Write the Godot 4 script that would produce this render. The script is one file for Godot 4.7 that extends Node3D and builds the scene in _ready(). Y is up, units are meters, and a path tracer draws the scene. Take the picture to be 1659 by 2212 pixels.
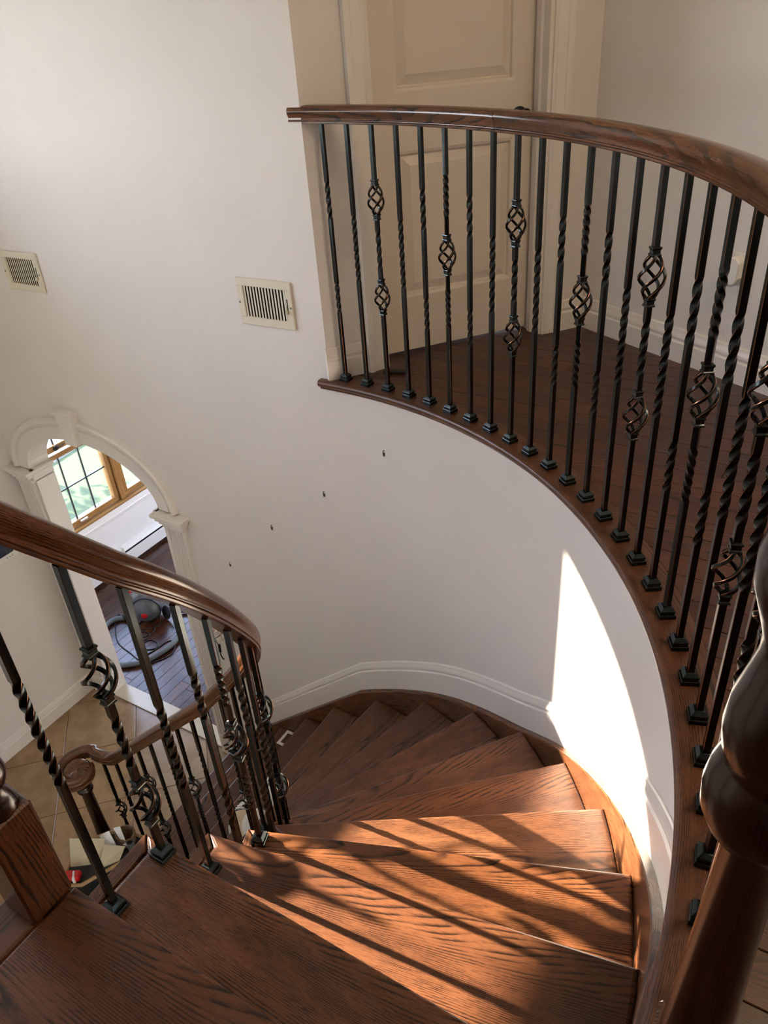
extends Node3D
# Curved oak staircase with wrought-iron balusters, seen from the upper landing.
# Plan axes: the arch wall lies along X at z = -1.665, the stair turns about the origin,
# the upper floor is y = 0, the foyer floor is y = FLOOR.

const RISE := 0.183
const FLOOR := -2.745
const RW := 1.665        # curved wall face
const RT := 1.625        # outer end of the treads
const RI := 0.69         # inner end of the treads
const RB := 0.718        # inner balusters
const RO := 1.685        # balcony balusters
const TOP := 2.45

var M := {}
var used := {}
var rng := RandomNumberGenerator.new()
var wood_tex: ImageTexture

func _ready() -> void:
	rng.seed = 7
	setup_view()
	make_materials()
	build_shell()
	build_arch_trim()
	build_den()
	build_outside()
	build_upper_floor()
	build_upper_room()
	build_stairs()
	build_balcony_rail()
	build_stair_rail()
	build_wall_items()
	build_vacuum()
	build_clutter()
	build_lamps()

# ---------------------------------------------------------------- view and light
func setup_view() -> void:
	var cam := Camera3D.new()
	cam.name = "camera"
	cam.fov = 67.34
	cam.near = 0.02
	cam.far = 200.0
	add_child(cam)
	cam.transform = Transform3D(Basis(Vector3(0.85862549, -0.06454417, -0.50852367), Vector3(-0.2277672, 0.84069263, -0.49128201), Vector3(0.45922149, 0.53765226, 0.70713908)), Vector3(1.65757, 1.15, 0.57445))
	cam.current = true
	var env := Environment.new()
	env.background_mode = Environment.BG_SKY
	var sm := ProceduralSkyMaterial.new()
	sm.sky_top_color = Color(0.60, 0.70, 0.88)
	sm.sky_horizon_color = Color(0.92, 0.92, 0.92)
	sm.sky_curve = 0.25
	sm.ground_horizon_color = Color(0.80, 0.82, 0.80)
	sm.ground_bottom_color = Color(0.45, 0.47, 0.42)
	sm.sun_angle_max = 1.0
	var sky := Sky.new()
	sky.sky_material = sm
	env.sky = sky
	env.background_energy_multiplier = 23.0
	env.tonemap_mode = Environment.TONE_MAPPER_LINEAR
	env.tonemap_exposure = 1.0
	env.sdfgi_enabled = true
	env.ssao_enabled = true
	env.ssil_enabled = true
	var we := WorldEnvironment.new()
	we.name = "world_environment"
	we.environment = env
	add_child(we)
	var sun := DirectionalLight3D.new()
	sun.name = "sun"
	sun.light_color = Color(1.0, 0.94, 0.85)
	sun.light_energy = 18.5
	sun.light_angular_distance = 0.6
	sun.shadow_enabled = true
	add_child(sun)
	var az := deg_to_rad(85.0)
	var s := Vector3(sin(az), -tan(deg_to_rad(26.0)), -cos(az))
	sun.look_at_from_position(Vector3(-6, 4, 0), Vector3(-6, 4, 0) + s, Vector3.UP)

# ---------------------------------------------------------------- node helpers
func numbered(called: String) -> String:
	if not used.has(called):
		used[called] = 0
		return called
	used[called] += 1
	return "%s_%03d" % [called, used[called]]

func thing(called: String, label: String, category: String, at := Vector3.ZERO, group := "") -> Node3D:
	var o := Node3D.new()
	o.name = numbered(called)
	add_child(o)
	o.position = at
	o.set_meta("label", label)
	o.set_meta("category", category)
	if group != "":
		o.set_meta("group", group)
	return o

func put(st: SurfaceTool, called: String, mat: Material, parent: Node = self, label := "", category := "", group := "") -> MeshInstance3D:
	st.generate_normals()
	var m := MeshInstance3D.new()
	m.mesh = st.commit()
	m.material_override = mat
	m.name = numbered(called) if parent == self else called
	parent.add_child(m, true)
	if label != "":
		m.set_meta("label", label)
	if category != "":
		m.set_meta("category", category)
	if group != "":
		m.set_meta("group", group)
	return m

func share(mesh: Mesh, called: String, mat: Material, parent: Node, xf := Transform3D.IDENTITY) -> MeshInstance3D:
	var m := MeshInstance3D.new()
	m.mesh = mesh
	m.material_override = mat
	m.name = called
	parent.add_child(m, true)
	m.transform = xf
	return m

func part(called: String, parent: Node, at := Vector3.ZERO) -> Node3D:
	var o := Node3D.new()
	o.name = called
	parent.add_child(o, true)
	o.position = at
	return o

func struct(m: Node3D, label := "") -> Node3D:
	m.set_meta("kind", "structure")
	if label != "":
		m.set_meta("label", label)
	return m

# ---------------------------------------------------------------- mesh helpers
func mb() -> SurfaceTool:
	var st := SurfaceTool.new()
	st.begin(Mesh.PRIMITIVE_TRIANGLES)
	return st

func vtx(st: SurfaceTool, p: Vector3, uv: Vector2, sg := -1, col := Color.WHITE) -> void:
	st.set_smooth_group(sg)
	st.set_uv(uv)
	st.set_color(col)
	st.add_vertex(p)

func quad(st: SurfaceTool, a: Vector3, b: Vector3, c: Vector3, d: Vector3, ua := Vector2.ZERO, ub := Vector2.ZERO, uc := Vector2.ZERO, ud := Vector2.ZERO, sg := -1, col := Color.WHITE) -> void:
	vtx(st, a, ua, sg, col); vtx(st, b, ub, sg, col); vtx(st, c, uc, sg, col)
	vtx(st, a, ua, sg, col); vtx(st, c, uc, sg, col); vtx(st, d, ud, sg, col)

# chamfered box; grain says which local axis the wood runs along
func box(st: SurfaceTool, c: Vector3, s: Vector3, bev := 0.0, b := Basis.IDENTITY, grain := 0, off := Vector2.ZERO) -> void:
	var h := s * 0.5
	var e := minf(bev, minf(h.x, minf(h.y, h.z)) * 0.9)
	for ax in 3:
		var u := (ax + 1) % 3
		var v := (ax + 2) % 3
		for sgn: float in [-1.0, 1.0]:
			var q: Array[Vector3] = []
			for k: Array in [[-1, -1], [1, -1], [1, 1], [-1, 1]]:
				var p := Vector3.ZERO
				p[ax] = sgn * h[ax]
				p[u] = k[0] * (h[u] - e)
				p[v] = k[1] * (h[v] - e)
				q.append(p)
			if sgn > 0:
				q.reverse()
			box_quad(st, q, c, b, grain, off)
	if e <= 0.0:
		return
	for ax in 3:
		var u := (ax + 1) % 3
		var v := (ax + 2) % 3
		for su: float in [-1.0, 1.0]:
			for sv: float in [-1.0, 1.0]:
				var q: Array[Vector3] = []
				for k: Array in [[-1, 0], [1, 0], [1, 1], [-1, 1]]:
					var p := Vector3.ZERO
					p[ax] = k[0] * (h[ax] - e)
					p[u] = su * (h[u] - (0.0 if k[1] == 0 else e))
					p[v] = sv * (h[v] - (e if k[1] == 0 else 0.0))
					q.append(p)
				if su * sv < 0:
					q.reverse()
				box_quad(st, q, c, b, grain, off)
	for sx: float in [-1.0, 1.0]:
		for sy: float in [-1.0, 1.0]:
			for sz: float in [-1.0, 1.0]:
				var t: Array[Vector3] = [Vector3(sx * h.x, sy * (h.y - e), sz * (h.z - e)), Vector3(sx * (h.x - e), sy * h.y, sz * (h.z - e)), Vector3(sx * (h.x - e), sy * (h.y - e), sz * h.z)]
				if sx * sy * sz < 0:
					t.reverse()
				for p in t:
					vtx(st, c + b * p, Vector2(p.x, p.y) + off)

func box_quad(st: SurfaceTool, q: Array[Vector3], c: Vector3, b: Basis, grain: int, off: Vector2) -> void:
	var n := (q[1] - q[0]).cross(q[2] - q[0]).abs()
	var ax := n.max_axis_index()
	var u := grain
	if ax == grain:
		u = (grain + 1) % 3
	var v := 3 - ax - u
	var uv: Array[Vector2] = []
	for p in q:
		uv.append(Vector2(p[u], p[v]) + off)
	quad(st, c + b * q[0], c + b * q[1], c + b * q[2], c + b * q[3], uv[0], uv[1], uv[2], uv[3])

# polygon in local x,y pushed along local z; rim = list of [inset, depth] rings from front to back
func extrude(st: SurfaceTool, xf: Transform3D, poly: PackedVector2Array, depth: float, rim := [], gdir := Vector2(1, 0), off := Vector2.ZERO) -> void:
	var pl := poly
	if Geometry2D.is_polygon_clockwise(pl):
		pl = pl.duplicate()
		pl.reverse()
	var n := pl.size()
	var gp := Vector2(-gdir.y, gdir.x)
	var nor: Array[Vector2] = []
	for i in n:
		var e0 := (pl[i] - pl[(i + n - 1) % n]).normalized()
		var e1 := (pl[(i + 1) % n] - pl[i]).normalized()
		var n0 := Vector2(e0.y, -e0.x)
		var n1 := Vector2(e1.y, -e1.x)
		var m := n0 + n1
		m = m / maxf(m.dot(n0), 0.4) if m.length() > 0.01 else n0
		nor.append(m)
	var rings: Array = rim if rim.size() > 0 else [[0.0, 0.0], [0.0, depth]]
	var tri := Geometry2D.triangulate_polygon(pl)
	for side in 2:
		var r: Array = rings[0] if side == 0 else rings[rings.size() - 1]
		for t in range(0, tri.size(), 3):
			for k in 3:
				var i: int = tri[t + (k if side == 0 else 2 - k)]
				var p: Vector2 = pl[i] - nor[i] * float(r[0])
				vtx(st, xf * Vector3(p.x, p.y, r[1]), Vector2(p.dot(gdir), p.dot(gp)) + off)
	for j in rings.size() - 1:
		var ra: Array = rings[j]
		var rb: Array = rings[j + 1]
		for i in n:
			var i2 := (i + 1) % n
			var a: Vector2 = pl[i] - nor[i] * float(ra[0])
			var b2: Vector2 = pl[i2] - nor[i2] * float(ra[0])
			var c: Vector2 = pl[i2] - nor[i2] * float(rb[0])
			var d: Vector2 = pl[i] - nor[i] * float(rb[0])
			var ed := (pl[i2] - pl[i]).normalized()
			var along := absf(ed.dot(gdir)) > 0.7
			var ua := Vector2(a.dot(gdir), a.dot(gp) + float(ra[1])) if along else Vector2(a.dot(gdir) + float(ra[1]), a.dot(gp))
			var ub := Vector2(b2.dot(gdir), b2.dot(gp) + float(ra[1])) if along else Vector2(b2.dot(gdir) + float(ra[1]), b2.dot(gp))
			var uc := Vector2(c.dot(gdir), c.dot(gp) + float(rb[1])) if along else Vector2(c.dot(gdir) + float(rb[1]), c.dot(gp))
			var ud := Vector2(d.dot(gdir), d.dot(gp) + float(rb[1])) if along else Vector2(d.dot(gdir) + float(rb[1]), d.dot(gp))
			quad(st, xf * Vector3(a.x, a.y, ra[1]), xf * Vector3(d.x, d.y, rb[1]), xf * Vector3(c.x, c.y, rb[1]), xf * Vector3(b2.x, b2.y, ra[1]), ua + off, ud + off, uc + off, ub + off)

# plan polygon (x, z) laid flat with its top at y
func slab(st: SurfaceTool, poly: PackedVector2Array, y: float, thick: float, rim := [], gdir := Vector2(1, 0), off := Vector2.ZERO) -> void:
	var xf := Transform3D(Basis(Vector3(1, 0, 0), Vector3(0, 0, 1), Vector3(0, -1, 0)), Vector3(0, y, 0))
	extrude(st, xf, poly, thick, rim, gdir, off)

# rings of equal point count joined into a skin; seams: indices of profile points where the edge is hard
func skin(st: SurfaceTool, rings: Array, closed := true, hard := [], capped := true, usc := 1.0, uoff := Vector2.ZERO) -> void:
	var n: int = rings[0].size()
	var seg := n if closed else n - 1
	var grp: Array[int] = []
	var g := 0
	for j in seg:
		if j > 0 and hard.has(j):
			g += 1
		grp.append(g)
	var vl: Array[float] = [0.0]
	for j in seg:
		vl.append(vl[j] + (rings[0][j] as Vector3).distance_to(rings[0][(j + 1) % n]))
	var u := 0.0
	for i in rings.size() - 1:
		var du := (rings[i][0] as Vector3).distance_to(rings[i + 1][0]) * usc
		for j in seg:
			var j2 := (j + 1) % n
			quad(st, rings[i][j], rings[i + 1][j], rings[i + 1][j2], rings[i][j2], Vector2(u, vl[j]) + uoff, Vector2(u + du, vl[j]) + uoff, Vector2(u + du, vl[j + 1]) + uoff, Vector2(u, vl[j + 1]) + uoff, grp[j] if hard.size() < 90 else -1)
		u += du
	if capped and closed:
		for e in 2:
			var r: Array = rings[0] if e == 0 else rings[rings.size() - 1]
			var c := Vector3.ZERO
			for p: Vector3 in r:
				c += p
			c /= n
			var nn: Vector3 = ((r[0] as Vector3) - c).cross((r[n / 3] as Vector3) - c).normalized()
			var ax: Vector3 = ((r[0] as Vector3) - c).normalized()
			var ay := nn.cross(ax)
			var p2 := PackedVector2Array()
			for p: Vector3 in r:
				p2.append(Vector2((p - c).dot(ax), (p - c).dot(ay)))
			var tri := Geometry2D.triangulate_polygon(p2)
			for k in tri:
				vtx(st, r[k], p2[k] + uoff)

# sweep a 2D profile (x = side, y = up) along points with given side vectors
func sweep(st: SurfaceTool, pts: Array, sides: Array, ups: Array, prof: PackedVector2Array, hard := [], capped := true, uoff := Vector2.ZERO) -> void:
	var rings := []
	for i in pts.size():
		var r := []
		for p in prof:
			r.append(pts[i] + sides[i] * p.x + ups[i] * p.y)
		rings.append(r)
	skin(st, rings, true, hard, capped, 1.0, uoff)

func tube(st: SurfaceTool, pts: Array, rad: float, n := 8, rad2 := -1.0) -> void:
	var rings := []
	var up := Vector3(0.13, 1, 0.07).normalized()
	for i in pts.size():
		var t: Vector3 = (pts[mini(i + 1, pts.size() - 1)] - pts[maxi(i - 1, 0)]).normalized()
		var sd := t.cross(up)
		if sd.length() < 0.05:
			sd = t.cross(Vector3(1, 0, 0.1))
		sd = sd.normalized()
		up = sd.cross(t).normalized()
		var r := []
		var rr := rad if rad2 < 0.0 else lerpf(rad, rad2, float(i) / (pts.size() - 1))
		for k in n:
			var a := TAU * k / n
			r.append(pts[i] + (sd * cos(a) + up * sin(a)) * rr)
		rings.append(r)
	skin(st, rings, true, [], true)

func smooth_path(p: Array, steps := 6, closed := false) -> Array:
	var out := []
	var n := p.size()
	for i in (n if closed else n - 1):
		var a: Vector3 = p[(i + n - 1) % n] if closed else p[maxi(i - 1, 0)]
		var b: Vector3 = p[i]
		var c: Vector3 = p[(i + 1) % n]
		var d: Vector3 = p[(i + 2) % n] if closed else p[mini(i + 2, n - 1)]
		for k in steps:
			var t := float(k) / steps
			out.append(b.cubic_interpolate(c, a, d, t))
	out.append(p[0] if closed else p[n - 1])
	return out

# turned shape: profile of (radius, height)
func lathe(st: SurfaceTool, prof: Array, xf := Transform3D.IDENTITY, n := 32, hard := []) -> void:
	var u := 0.0
	var g := 0
	for i in prof.size() - 1:
		if hard.has(i):
			g += 1
		var a: Vector2 = prof[i]
		var b: Vector2 = prof[i + 1]
		var l := a.distance_to(b)
		for k in n:
			var t0 := TAU * k / n
			var t1 := TAU * (k + 1) / n
			var p := func(q: Vector2, t: float) -> Vector3: return xf * Vector3(q.x * cos(t), q.y, q.x * sin(t))
			quad(st, p.call(a, t0), p.call(b, t0), p.call(b, t1), p.call(a, t1), Vector2(u, t0 * 0.05), Vector2(u + l, t0 * 0.05), Vector2(u + l, t1 * 0.05), Vector2(u, t1 * 0.05), g)
		u += l

# square lathe: half widths and heights
func square_stack(st: SurfaceTool, prof: Array, xf := Transform3D.IDENTITY) -> void:
	for i in prof.size() - 1:
		var a: Vector2 = prof[i]
		var b: Vector2 = prof[i + 1]
		for k in 4:
			var c0 := Vector2(1, 1).rotated(PI / 2 * k)
			var c1 := Vector2(1, 1).rotated(PI / 2 * (k + 1))
			quad(st, xf * Vector3(c0.x * a.x, a.y, c0.y * a.x), xf * Vector3(c0.x * b.x, b.y, c0.y * b.x), xf * Vector3(c1.x * b.x, b.y, c1.y * b.x), xf * Vector3(c1.x * a.x, a.y, c1.y * a.x))
	var t: Vector2 = prof[prof.size() - 1]
	quad(st, xf * Vector3(t.x, t.y, t.x), xf * Vector3(t.x, t.y, -t.x), xf * Vector3(-t.x, t.y, -t.x), xf * Vector3(-t.x, t.y, t.x))

# the stair's plan line: quarter circle about the origin with straight runs at both ends; s in degrees
func on_line(r: float, s: float) -> Vector2:
	if s > 90.0:
		return Vector2(r, deg_to_rad(s - 90.0))
	if s < 0.0:
		return Vector2(deg_to_rad(s), -r)
	return Vector2(r * sin(deg_to_rad(s)), -r * cos(deg_to_rad(s)))

func out_dir(s: float) -> Vector2:
	var t := deg_to_rad(clampf(s, 0.0, 90.0))
	return Vector2(sin(t), -cos(t))

func line_s(p: Vector2) -> float:
	if p.x < 0.0:
		return rad_to_deg(p.x)
	if p.y > 0.0:
		return 90.0 + rad_to_deg(p.y)
	return rad_to_deg(atan2(p.x, -p.y))

func line_r(p: Vector2) -> float:
	if p.x < 0.0:
		return -p.y
	if p.y > 0.0:
		return p.x
	return p.length()

func nosing(k: int) -> Array:      # [point, direction from the inner end to the outer end]
	if k == 0:
		return [Vector2(RT, 0.245), Vector2(1, 0)]
	if k == 1:
		return [Vector2(RT, 0.045), Vector2(1, 0)]
	if k <= 9:
		var d := deg_to_rad(90.1 - 10.45 * (k - 1))
		return [on_line(RT, 91.6 - 11.0 * (k - 1)), Vector2(sin(d), -cos(d))]
	return [Vector2(-0.17 - 0.205 * (k - 10), -RT), Vector2(0, -1)]

func hit(k: int, back: float, r: float) -> Vector2:   # where nosing line k, moved back, meets radius r
	var l := nosing(k)
	var d: Vector2 = l[1]
	var p: Vector2 = l[0] + Vector2(-d.y, d.x) * back
	var lo := -1.35
	var hi := 0.3
	for i in 40:
		var m := (lo + hi) * 0.5
		if line_r(p + d * m) < r:
			lo = m
		else:
			hi = m
	return p + d * lo

func arc_between(r: float, s0: float, s1: float, step := 2.0) -> PackedVector2Array:
	var out := PackedVector2Array()
	var n := maxi(1, int(ceil(absf(s1 - s0) / step)))
	for i in n + 1:
		out.append(on_line(r, lerpf(s0, s1, float(i) / n)))
	return out

func v3(p: Vector2, y: float) -> Vector3:
	return Vector3(p.x, y, p.y)

# ---------------------------------------------------------------- materials
func mat(c: Color, rough := 0.6, metal := 0.0, spec := 0.5) -> StandardMaterial3D:
	var m := StandardMaterial3D.new()
	m.albedo_color = c
	m.roughness = rough
	m.metallic = metal
	m.metallic_specular = spec
	return m

func noise_tex(sd: int, freq: float, ramp: Gradient, size := 512, oct := 4) -> NoiseTexture2D:
	var n := FastNoiseLite.new()
	n.seed = sd
	n.frequency = freq
	n.fractal_octaves = oct
	var t := NoiseTexture2D.new()
	t.width = size
	t.height = size
	t.seamless = true
	t.noise = n
	t.color_ramp = ramp
	return t

func field(sd: int, w: int, h: int, freq: float, oct: int, tw: int, th: int) -> PackedFloat32Array:
	var n := FastNoiseLite.new()
	n.seed = sd
	n.frequency = freq
	n.fractal_octaves = oct
	n.noise_type = FastNoiseLite.TYPE_SIMPLEX_SMOOTH
	var im := n.get_image(w, h, false, false, true)
	im.convert(Image.FORMAT_RF)
	im.resize(tw, th, Image.INTERPOLATE_CUBIC)
	return im.get_data().to_float32_array()

# stained red oak: 2.4 m along the grain by 0.8 m across
func make_wood() -> void:
	var w := 2048
	var h := 1024
	var warp := field(3, 13, 62, 0.05, 1, w, h)
	var wob := field(5, 256, 128, 0.06, 2, w, h)
	var tone := field(9, 64, 96, 0.06, 3, w, h)
	var fine := field(11, 128, 1024, 0.32, 2, w, h)
	var fine2 := field(17, 320, 1024, 0.45, 1, w, h)
	var brk := field(23, 180, 256, 0.10, 2, w, h)
	var data := PackedByteArray()
	data.resize(w * h * 3)
	var la := Vector3(117, 76, 50)
	var lb := Vector3(94, 59, 38)
	var dk := Vector3(32, 18, 12)
	var i := 0
	for y in h:
		var v := 0.8 * y / h
		for x in w:
			var s := v * 165.0 + (warp[i] - 0.5) * 26.0 + (wob[i] - 0.5) * 0.55
			var f := s - floorf(s)
			var d := 0.0
			if f > 0.45:
				d = (f - 0.45) / 0.47 if f < 0.92 else (1.0 - f) / 0.08
			d = pow(d, 1.4) * clampf(0.25 + 2.2 * (brk[i] - 0.28), 0.2, 1.0)
			var p := clampf((fine[i] - 0.56) * 4.0, 0.0, 1.0)
			var k := d * (0.75 + 0.7 * fine2[i]) + p * 0.34 + (fine2[i] - 0.5) * 0.34
			k = clampf(k, 0.0, 1.0)
			var c := la.lerp(lb, clampf(tone[i] * 1.6 - 0.3, 0.0, 1.0)).lerp(dk, k)
			data[i * 3] = int(c.x)
			data[i * 3 + 1] = int(c.y)
			data[i * 3 + 2] = int(c.z)
			i += 1
	wood_tex = ImageTexture.create_from_image(Image.create_from_data(w, h, false, Image.FORMAT_RGB8, data))

func wood(tint: Color, rough: float) -> StandardMaterial3D:
	var m := mat(tint, rough)
	m.albedo_texture = wood_tex
	m.uv1_scale = Vector3(1.0 / 2.4, 1.0 / 0.8, 1)
	return m

func make_materials() -> void:
	make_wood()
	M.tread = wood(Color(1, 1, 1), 0.28)
	M.tread_b = wood(Color(0.93, 0.90, 0.88), 0.29)
	M.tread_c = wood(Color(1.0, 0.96, 0.90), 0.27)
	M.rail = wood(Color(0.92, 0.86, 0.78), 0.19)
	M.newel = wood(Color(0.84, 0.76, 0.70), 0.26)
	M.turned = wood(Color(0.46, 0.38, 0.35), 0.22)  # same stain as the newel blocks; tint darkened to paint in shade
	M.plank = [wood(Color(0.78, 0.68, 0.62), 0.36), wood(Color(0.84, 0.73, 0.66), 0.38), wood(Color(0.72, 0.62, 0.58), 0.36)]
	M.den_plank = [wood(Color(0.74, 0.64, 0.62), 0.25), wood(Color(0.84, 0.70, 0.64), 0.27), wood(Color(0.66, 0.58, 0.58), 0.25)]
	var gw := Gradient.new()
	gw.colors = PackedColorArray([Color(0.50, 0.35, 0.17), Color(0.66, 0.48, 0.26)])
	M.window_wood = mat(Color(1, 1, 1), 0.35)
	M.window_wood.albedo_texture = noise_tex(37, 0.02, gw, 256)
	M.window_wood.uv1_scale = Vector3(0.8, 14.0, 1.0)
	var wr := Gradient.new()
	wr.colors = PackedColorArray([Color(0.876, 0.853, 0.830), Color(0.892, 0.868, 0.845)])
	M.wall = mat(Color(1, 1, 1), 0.62)
	M.wall.albedo_texture = noise_tex(31, 0.01, wr, 512)
	M.wall.uv1_triplanar = true
	M.wall.uv1_world_triplanar = true
	M.wall.uv1_scale = Vector3(0.5, 0.5, 0.5)
	M.trim = mat(Color(0.90, 0.878, 0.852), 0.34)
	M.door = mat(Color(0.86, 0.82, 0.77), 0.40)
	M.ceiling = mat(Color(0.92, 0.91, 0.89), 0.9)
	M.iron = mat(Color(1, 1, 1), 0.24, 1.0)
	M.iron.vertex_color_use_as_albedo = true
	M.black_iron = mat(Color(0.22, 0.245, 0.25), 0.24, 1.0)
	var tr := Gradient.new()
	tr.offsets = PackedFloat32Array([0.0, 0.35, 0.5, 0.62, 1.0])
	tr.colors = PackedColorArray([Color(0.50, 0.40, 0.29), Color(0.55, 0.45, 0.33), Color(0.58, 0.48, 0.36), Color(0.61, 0.51, 0.39), Color(0.56, 0.45, 0.33)])
	M.tile = []
	for i in 3:
		var t := mat([Color(1, 1, 1), Color(0.95, 0.94, 0.92), Color(1.0, 0.98, 0.95)][i], 0.28)
		t.albedo_texture = noise_tex(51, 0.012, tr, 512, 5)
		t.uv1_triplanar = true
		t.uv1_world_triplanar = true
		t.uv1_scale = Vector3(0.8, 0.8, 0.8)
		t.uv1_offset = Vector3(0.31 * i, 0, 0.17 * i)
		M.tile.append(t)
	M.grout = mat(Color(0.34, 0.27, 0.20), 0.9)
	M.marble = mat(Color(0.74, 0.69, 0.60), 0.22)
	M.white_plastic = mat(Color(0.90, 0.89, 0.86), 0.35)
	M.vent = mat(Color(0.85, 0.82, 0.74), 0.45)
	M.dark = mat(Color(0.02, 0.02, 0.022), 0.6)
	M.grey = mat(Color(0.30, 0.31, 0.32), 0.35)
	M.hose = mat(Color(0.33, 0.35, 0.36), 0.45)
	M.red = mat(Color(0.72, 0.05, 0.06), 0.35)
	M.cord = mat(Color(0.07, 0.065, 0.06), 0.5)
	M.chrome = mat(Color(0.75, 0.75, 0.76), 0.18, 1.0)
	M.paper = mat(Color(0.90, 0.90, 0.91), 0.8)
	M.cream_paper = mat(Color(0.74, 0.70, 0.60), 0.8)
	M.wicker = mat(Color(0.42, 0.32, 0.22), 0.7)
	M.canvas = mat(Color(0.86, 0.85, 0.82), 0.85)
	M.beige = mat(Color(0.78, 0.70, 0.58), 0.8)
	M.rubber = mat(Color(0.55, 0.56, 0.55), 0.6)
	M.tan_edge = mat(Color(0.62, 0.50, 0.36), 0.5)
	M.glass = mat(Color(0.9, 0.95, 0.95, 0.08), 0.02)
	M.glass.transparency = BaseMaterial3D.TRANSPARENCY_ALPHA
	M.clear_bin = mat(Color(0.75, 0.76, 0.78, 0.35), 0.1)
	M.clear_bin.transparency = BaseMaterial3D.TRANSPARENCY_ALPHA
	M.screen = mat(Color(0.01, 0.02, 0.10), 0.12)
	M.lead = mat(Color(0.16, 0.16, 0.17), 0.4)

# ---------------------------------------------------------------- shell of the house
func build_shell() -> void:
	# arch wall: opening from x -2.21 to -1.17, elliptical head
	var p := PackedVector2Array([Vector2(-2.39, FLOOR), Vector2(-2.21, FLOOR)])
	for i in 25:
		var t := PI - PI * i / 24.0
		p.append(Vector2(-1.69 + 0.52 * cos(t), -0.90 + 0.285 * sin(t)))
	p.append_array(PackedVector2Array([Vector2(-1.17, FLOOR), Vector2(0.0, FLOOR), Vector2(0.0, TOP), Vector2(-2.39, TOP)]))
	var st := mb()
	extrude(st, Transform3D(Basis.IDENTITY, Vector3(0, 0, -RW - 0.125)), p, 0.125)
	struct(put(st, "wall_back", M.wall), "tall white plaster wall with an arched opening at its foot")
	# curved wall under the balcony
	st = mb()
	var rings := []
	for i in 61:
		var s := 97.0 * i / 60.0
		var a := on_line(RW, s)
		var b := on_line(RW + 0.09, s)
		rings.append([v3(a, FLOOR), v3(a, -0.028), v3(b, -0.028), v3(b, FLOOR)])
	skin(st, rings, true, [1, 2, 3])
	struct(put(st, "wall_curved", M.wall), "white curved wall between the stair and the balcony edge")
	# facade wall with the high window above the front door
	var wz0 := -0.937
	var wz1 := 0.34
	var wy0 := 0.78
	var wy1 := 2.20
	st = mb()
	var x := -2.39 - 0.09
	for r: Array in [[FLOOR, 0.30, -1.665, 2.6], [wy1, TOP, -1.665, 2.6], [0.30, wy1, -1.665, wz0], [0.30, wy0, wz0, wz1], [0.30, wy1, wz1, 0.60], [1.15, wy1, 0.60, 1.90], [0.30, wy1, 1.90, 2.6]]:
		box(st, Vector3(x, (r[0] + r[1]) * 0.5, (r[2] + r[3]) * 0.5), Vector3(0.18, r[1] - r[0], r[3] - r[2]))
	struct(put(st, "wall_left", M.wall), "white wall left of the arch with the tablet and the front door")
	# wall facing the arch wall, 
	st = mb()
	var z := 2.6 + 0.09
	for r: Array in [[-2.39, 4.2, FLOOR, TOP]]:
		box(st, Vector3((r[0] + r[1]) * 0.5, (r[2] + r[3]) * 0.5, z), Vector3(r[1] - r[0], r[3] - r[2], 0.18))
	struct(put(st, "wall_front", M.wall), "white wall behind the camera of the hall")
	st = mb()
	box(st, Vector3(4.2 + 0.06, (FLOOR + TOP) * 0.5, 1.0), Vector3(0.12, TOP - FLOOR, 3.5))
	struct(put(st, "wall_right_far", M.wall), "white wall closing the hall on the right")
	st = mb()
	box(st, Vector3(0.9, TOP + 0.05, -0.4), Vector3(7.2, 0.1, 6.6))
	struct(put(st, "ceiling", M.ceiling), "white flat ceiling over the stair hall")
	# foyer floor: slab and diagonal stone tiles
	st = mb()
	box(st, Vector3(0.0, FLOOR - 0.06, 0.45), Vector3(5.0, 0.11, 4.35))
	var fl := struct(put(st, "floor", M.grout), "beige stone tile floor of the foyer laid diagonally")
	var room := PackedVector2Array([Vector2(-2.39, -1.665), Vector2(1.6, -1.665), Vector2(1.6, 2.6), Vector2(-2.39, 2.6)])
	var q := 0.6466
	var gap := 0.0025
	var n := 0
	for i in range(-3, 9):
		for j in range(-8, 5):
			# tile cell in sum and difference coordinates: sum = -x - z, diff = -z + x
			var s0 := 2.555 + q * (i - 5)
			var d0 := -0.95 + q * j
			var poly := PackedVector2Array()
			for k: Array in [[0, 0], [1, 0], [1, 1], [0, 1]]:
				var sm: float = s0 + (gap if k[0] == 0 else q - gap)
				var df: float = d0 + (gap if k[1] == 0 else q - gap)
				var perp := (sm + df) * 0.5
				var along := (sm - df) * 0.5
				poly.append(Vector2(-along, -perp))
			for c: PackedVector2Array in Geometry2D.intersect_polygons(poly, room):
				var mid := Vector2.ZERO
				for w in c:
					mid += w / c.size()
				if mid.x > 0.2 or mid.y > 0.75:
					continue
				st = mb()
				slab(st, c, FLOOR, 0.008, [[0.0015, 0.0], [0.0, 0.0015], [0.0, 0.008]])
				put(st, "tile", M.tile[n % 3], fl)
				n += 1
	st = mb()
	slab(st, PackedVector2Array([Vector2(0.2, -1.665), Vector2(1.66, -1.665), Vector2(1.66, 2.6), Vector2(-2.39, 2.6), Vector2(-2.39, 0.9), Vector2(0.2, 0.9)]), FLOOR - 0.001, 0.006)
	put(st, "tile_field", M.tile[0], fl).set_meta("kind", "stuff")
	# pale stone threshold in the arch
	st = mb()
	box(st, Vector3(-1.69, FLOOR + 0.003, -1.725), Vector3(1.035, 0.012, 0.12), 0.002)
	struct(put(st, "trim_1", M.marble), "pale polished stone threshold in the arched opening")
	# baseboards on the ground floor
	base_run("baseboard_left", Vector2(-2.39, -0.93), Vector2(-2.39, -1.66), FLOOR, 0.14)
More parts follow.
